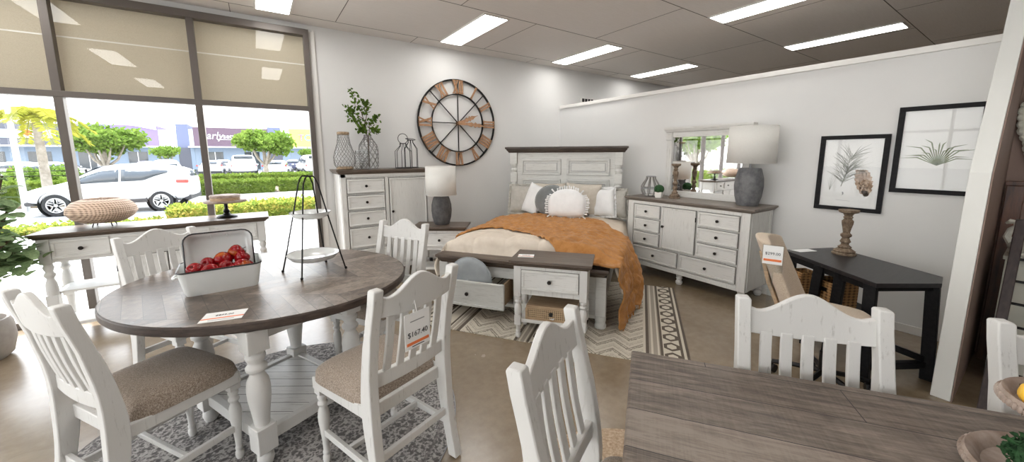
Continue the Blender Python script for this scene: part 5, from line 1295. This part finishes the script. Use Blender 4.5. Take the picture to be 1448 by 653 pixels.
# ---------------------------------------------------------------- cars
def make_car(label,kind='suv',paint='carw',group='parked cars'):
    t=thing('car',label,'car',(0,0,0),0,group)
    # local +x is the front; (x, z_bottom, z_belt, half width, roof z or None, roof half width)
    if kind=='suv': st=[(-2.20,.55,.88,.74,1.02,.60),(-2.12,.36,.98,.86,1.34,.62),(-1.85,.34,1.05,.90,1.47,.62),(-1.2,.34,1.03,.91,1.585,.64),(-.4,.34,1.00,.915,1.63,.65),(.25,.34,.98,.915,1.56,.64),(.75,.34,.97,.91,1.30,.66),(1.05,.34,.96,.90,1.03,.74),(1.6,.34,.90,.88,.93,.72),(2.0,.36,.80,.82,.83,.62),(2.2,.42,.66,.66,.68,.5)]
    elif kind=='4wd': st=[(-2.2,.55,1.1,.80,1.5,.70),(-2.1,.45,1.15,.90,1.82,.74),(-1.2,.45,1.15,.93,1.88,.76),(.3,.45,1.15,.93,1.86,.76),(.8,.45,1.14,.93,1.5,.78),(1.05,.45,1.12,.92,1.18,.80),(2.0,.45,1.0,.90,1.05,.8),(2.25,.5,.8,.8,.85,.7)]
    else: st=[(-2.1,.40,.80,.70,.92,.55),(-1.95,.28,.88,.82,1.10,.56),(-1.5,.26,.90,.85,1.36,.56),(-.5,.26,.90,.86,1.46,.58),(.3,.26,.88,.86,1.38,.58),(.8,.26,.86,.85,1.08,.62),(1.05,.26,.84,.84,.90,.68),(1.7,.28,.76,.80,.80,.66),(2.05,.34,.60,.66,.62,.5)]
    rings=[]
    for x,zb,zt,w,zr,wr in st:
        rings.append([(x,-w*.90,zb),(x,-w,zb+.14),(x,-w,(zb+zt)/2+.06),(x,-w*.965,zt),(x,-wr*.99,zr-.06*(zr>zt+.1)),(x,-wr*.80,zr),(x,wr*.80,zr),(x,wr*.99,zr-.06*(zr>zt+.1)),(x,w*.965,zt),(x,w,(zb+zt)/2+.06),(x,w,zb+.14),(x,w*.90,zb)])
    MB().loft(rings).build('body',paint,t,sub=1,ang=60)
    def S(x):
        for a,b in zip(st,st[1:]):
            if a[0]<=x<=b[0]:
                f=(x-a[0])/(b[0]-a[0]); return [a[i]+(b[i]-a[i])*f for i in range(6)]
    def sidepane(x0,x1,s,n=10,lo=.06,hi=.80):
        rows=[]
        for i in range(n+1):
            x=x0+(x1-x0)*i/n; _,zb,zt,w,zr,wr=S(x); row=[]
            tp=1.0
            if kind=='suv' and x<-.9: tp=max(.12,1-((-.9-x)/.75)*.88)
            hc=hi*.94; lc=hc-(hc-lo)*tp
            for f in (lc,(lc+hc)/2,hc): row.append((x,s*((w*.965)*(1-f)+wr*.99*f+.006),zt+(zr-.06-zt)*f+.0))
            rows.append(row)
        return MB().loft(rows,caps=False,closed=False)
    xs=(-1.55,.80) if kind!='4wd' else (-1.9,.75)
    for s in (-1,1):
        mid=(xs[0]+xs[1])/2+.1
        sidepane(xs[0],mid-.03,s).build('side_window','cglass',t,solid=.004); sidepane(mid+.03,xs[1],s).build('side_window','cglass',t,solid=.004)
    # windscreen and rear glass
    def endpane(i,j,nm,off,lo=.15,hi=.85):
        a,b=st[i],st[j]; P=[]
        for f in (lo,hi):
            x=a[0]+(b[0]-a[0])*f; z=a[4]+(b[4]-a[4])*f; w=(a[5]+(b[5]-a[5])*f)*.86; P.append([(x+off,-w,z+.012),(x+off,0,z+.02),(x+off,w,z+.012)])
        MB().loft(P,caps=False,closed=False).build(nm,'cglass',t,solid=.004)
    n=len(st)
    if kind=='suv': endpane(5,7,'windscreen',.02,.1,.9); endpane(0,1,'rear_window',-.03,.35,1.0)
    elif kind=='4wd': endpane(3,5,'windscreen',.02,.1,.9); endpane(0,1,'rear_window',-.035,.15,.85)
    else: endpane(4,6,'windscreen',.02,.1,.9); endpane(1,2,'rear_window',-.02,.1,.9)
    MB().bb(-2.16,-1.95,-.78,.78,.34,.52).build('rear_bumper','plastic',t,smooth=False,bevel=.04)
    MB().bb(1.9,2.16,-.66,.66,.33,.45).build('front_bumper','plastic',t,smooth=False,bevel=.04)
    wy=.80 if kind!='4wd' else .83; wr=.345 if kind!='sedan' else .31
    for x in (-1.33,1.33):
        for s in (-1,1):
            c=Matrix.Translation((x,s*wy,wr))@Matrix.Rotation(R(90),4,'X'); w=MB().lathe([(wr*.66,-.11),(wr*.95,-.11),(wr,-.07),(wr,.07),(wr*.95,.11),(wr*.66,.11)],seg=28,mat=c,caps=False).build('wheel','tyre',t)
            MB().lathe([(wr*1.22,-.11),(wr*1.22,.115),(wr*1.0,.118),(wr*1.0,-.11)],seg=28,mat=Matrix.Translation((x,s*(wy+.002),wr+.02))@Matrix.Rotation(R(90),4,'X'),caps=False).build('wheel_arch','plastic',t)
            m=MB(); m.lathe([(wr*.60,-.02),(wr*.68,-.02),(wr*.68,.02),(wr*.60,.02)],seg=28,mat=Matrix.Translation((x,s*(wy+.10),wr))@Matrix.Rotation(R(90),4,'X'),caps=False)
            for k in range(5):
                a=2*PI*k/5+.3
                for dd in (-.10,.10):
                    m.loft([[(x+q*cos(a+dd*(1 if q>.1 else 0))+e*sin(a),s*(wy+.095)+yo,wr+q*sin(a+dd*(1 if q>.1 else 0))-e*cos(a)) for e,yo in ((-.034,-.01),(.034,-.01),(.034,.012),(-.034,.012))] for q in (.03,wr*.64)])
            m.lathe([(0,-.02),(.05,-.02),(.05,.02),(0,.02)],seg=12,mat=Matrix.Translation((x,s*(wy+.10),wr))@Matrix.Rotation(R(90),4,'X')); m.build('alloy_rim','alloy',w)
    for s in (-1,1):
        MB().bb(-2.14,-1.78,s*.80-.06,s*.80+.065,.93,1.05).build('tail_lamp','redlamp',t,smooth=False,bevel=.03)
        MB().bb(1.75,2.02,s*.70-.07,s*.70+.07,.70,.80).build('head_lamp','clearlamp',t,smooth=False,bevel=.03)
        MB().bb(-.95,.95,s*.905-.02,s*.905+.015,.33,.44).build('sill_trim','plastic',t,smooth=False,bevel=.01)
        m=MB(); m.sphere((.78,s*1.0,1.03),.10,.8,1,.7,12,8); m.build('door_mirror',paint,t)
        for x in (-.45,.45): MB().bb(x-.09,x+.09,s*.925-.012,s*.925+.012,.90,.925).build('door_handle',paint,t,smooth=False,bevel=.005)
    return t
suv=make_car('white five-door SUV parked side-on just outside the middle window bay','suv','carw'); suv.location=(-3.80,17.5,GZ); suv.rotation_euler=(0,0,R(174)); suv.scale=(.9,.9,.97)
fw=make_car('white four-wheel-drive parked tail-on at the right end of the window view','4wd','carw'); fw.location=(3.95,37,GZ); fw.rotation_euler=(0,0,R(96))
sd=make_car('white sedan parked to the right of the tree trunk in the right bay','sedan','carw'); sd.location=(1.5,37.5,GZ); sd.rotation_euler=(0,0,R(80))
cs=[(suv,-5.0,33.5,100,'white hatchback parked tail-on directly behind the white SUV','w'),(sd,-3.1,42,85,'white sedan parked just right of the middle mullion','w'),(fw,-.95,39.5,92,'large white van-like four-wheel-drive parked under the left of the leafy tree','w'),(sd,-2.75,47,90,'small white car near the plum-coloured shop','w'),(sd,-11.2,39,10,'pale sedan parked at the far left behind the palm','w'),(sd,-14.2,44,15,'light car at the far left edge beside the dark fence','w')]
for p,x,y,a,l,_ in cs: dup(p,(x,y,GZ),R(a),l)
db=make_car('dark blue car parked behind the roof of the white SUV','sedan','card'); db.location=(-7.0,40,GZ); db.rotation_euler=(0,0,R(100))
dup(db,(3.1,44.5,GZ),R(85),'blue car half hidden beside the white four-wheel-drive')
# ---------------------------------------------------------------- shops across the car park
BY=56; q=56/48
def shop(name,label,px0,px1,z1,mat,depth=8,z0=None):
    t=thing(name,label,'building',((px0+px1)/2*q,BY,GZ)); w=(px1-px0)/2*q
    MB().bb(-w,w,0,depth,0,z1-GZ).build('facade',mat,t,smooth=False); return t,w
for k,c in dict(purple=(.20,.15,.42),lgrey=(.50,.56,.60),navy=(.13,.15,.24),plum=(.115,.075,.105),yellow=(.72,.66,.12),dkgrey=(.10,.105,.13),white=(.8,.8,.8),bluegrey=(.22,.28,.36)).items(): M[k]=plain('facade_'+k,c,.7)
M['pink']=plain('sign_pink',(.75,.08,.28),.6); M['blue']=plain('sign_blue',(.08,.42,.70),.6); M['redsign']=plain('sign_red',(.7,.05,.04),.6)
segs=[('purple_shop','purple shop facade behind the wide tree',-13.6,-7.43,4.75,'purple'),('pale_shop','pale grey-blue shop facade between purple and navy walls',-7.42,-6.15,4.35,'lgrey'),('navy_tower','dark navy wall panel rising above the shops beside the middle mullion',-6.14,-5.25,5.05,'navy'),('pale_shop','narrow pale blue wall left of the plum sign',-5.24,-4.92,4.5,'lgrey'),('plum_shop','plum-coloured homeware shop with white lettering',-4.91,1.2,4.76,'plum'),('navy_tower','navy wall block right of the plum shop above the tree',1.21,2.40,5.0,'navy'),('pale_shop','pale grey wall beside the yellow toy shop',2.41,3.20,4.45,'lgrey'),('yellow_shop','yellow toy shop facade at the right end of the window view',3.21,9.5,4.9,'yellow'),('grey_shop','dark grey shop with a white sign band at the far left',-26,-13.62,4.70,'dkgrey')]
rt={}
for nm,l,a,b,z,mt in segs:
    t,w=shop(nm,l,a,b,z,mt); rt.setdefault(nm,[]).append((t,w))
    if mt!='navy': MB().bb(-w,w,-1.6,0,2.42-GZ,2.56-GZ).build('awning','white',t,smooth=False)
    MB().bb(-w,w,-.04,0,0,2.42-GZ).build('shopfront_wall','bluegrey' if mt!='navy' else 'dkgrey',t,smooth=False)
    nb=max(0,int(w/1.3))
    for k in range(nb):
        x=-w+(2*w)*(k+.5)/nb; f=MB().bb(x-.75,x+.75,-.07,-.04,.15,2.25).build('shop_window','cglass',t,smooth=False); MB().bb(x-.03,x+.03,-.09,-.07,.15,2.25).build('window_bar','white',f,smooth=False)
def sign(root,name,txt,size,mat,x,z,shear=0,sx=1): return text_obj(name,txt,size,mat,root,Matrix.Translation((x,-.06,z-GZ))@rx,.03,shear,'LEFT',sx)
pl=rt['plum_shop'][0][0]; ox=(-4.91+1.2)/2*q
sign(pl,'sign_letters','early',1.15,'white',-4.36*q-ox,3.80,.25,.90); sign(pl,'sign_letters','settler',.72,'white',-4.36*q-ox+2.05,3.76,0,1.0)
MB().bb(-4.36*q-ox+1.5,-4.36*q-ox+4.3,-.10,-.04,3.36-GZ,3.42-GZ).build('sign_underline','white',pl,smooth=False)
yl=rt['yellow_shop'][0][0]; oy=(3.21+9.5)/2*q
for c,m_,dx in (('T','pink',0),('O','blue',.68),('Y','pink',1.45)): sign(yl,'sign_letter',c,1.15,m_,4.02*q-oy+dx,3.75)
MB().bb(-1.6*q,3.2*q,-.06,0,2.9-GZ,3.3-GZ).build('orange_band','orange',yl,smooth=False) if 0 else None
gl=rt['grey_shop'][0][0]; og=(-26-13.62)/2*q
MB().bb(-17*q-og,-13.8*q-og,-.12,0,3.25-GZ,4.05-GZ).build('white_sign_band','lgrey',gl,smooth=False)
MB().lathe([(0,0),(.28,0),(.28,.06),(0,.06)],seg=20,mat=Matrix.Translation((-15.3*q-og,-.12,3.75-GZ))@rx).build('red_logo_dot','redsign',gl)
pu=rt['purple_shop'][0][0]; op=(-13.6-7.43)/2*q
MB().prism([(-9.2*q-op,4.75-GZ),(-7.5*q-op,4.75-GZ),(-7.5*q-op,4.3-GZ)],.02,.08,rx).build('white_corner_flash','white',pu,smooth=False)
MB().bb(-11.6*q-op,-11.4*q-op,-.3,-.1,0,4.9-GZ).build('white_pole','white',pu,smooth=False)

# ================================================================== CAMERA AND LIGHT
cam=bpy.data.cameras.new('camera'); co=bpy.data.objects.new('camera',cam); COL.objects.link(co)
f_,cyp,pit,yaw,roll=524.36,293.2,.1407,.9716,-.0030
fwv=Vector((cos(yaw)*cos(pit),sin(yaw)*cos(pit),-sin(pit))); rt_=Vector((sin(yaw),-cos(yaw),0)); up_=rt_.cross(fwv)
r2=rt_*cos(roll)+up_*sin(roll); u2=-rt_*sin(roll)+up_*cos(roll)
co.matrix_world=Matrix(((r2.x,u2.x,-fwv.x,0),(r2.y,u2.y,-fwv.y,0),(r2.z,u2.z,-fwv.z,1.5),(0,0,0,1)))
cam.sensor_width=36; cam.lens=f_/1448*36; cam.shift_y=(cyp-326.5)/1448; cam.clip_start=.03; cam.clip_end=300
SC.camera=co
su=bpy.data.lights.new('sun','SUN'); su.energy=6.0; su.angle=R(.8); su.color=(1,.96,.90); so=bpy.data.objects.new('sun',su); COL.objects.link(so)
d=Vector((.35,-.50,-1.25)).normalized(); so.rotation_euler=d.to_track_quat('-Z','Y').to_euler()
wd=bpy.data.worlds.new('world'); SC.world=wd; wd.use_nodes=True; nt=wd.node_tree; nt.nodes.clear()
out=nt.nodes.new('ShaderNodeOutputWorld'); bg=nt.nodes.new('ShaderNodeBackground'); nt.links.new(bg.outputs[0],out.inputs[0])
tc=nt.nodes.new('ShaderNodeTexCoord'); sx=nt.nodes.new('ShaderNodeSeparateXYZ'); nt.links.new(tc.outputs['Generated'],sx.inputs[0])
rp=nt.nodes.new('ShaderNodeValToRGB'); nt.links.new(sx.outputs[2],rp.inputs[0])
e=rp.color_ramp.elements; e[0].position=0; e[0].color=(1,.99,.97,1); e[1].position=.8; e[1].color=(.70,.78,.92,1)
nt.links.new(rp.outputs[0],bg.inputs[0]); bg.inputs[1].default_value=3.2
SC.view_settings.view_transform='Standard'; SC.view_settings.look='None'; SC.view_settings.gamma=1; SC.view_settings.exposure=0.80; SC.view_settings.use_curve_mapping=False
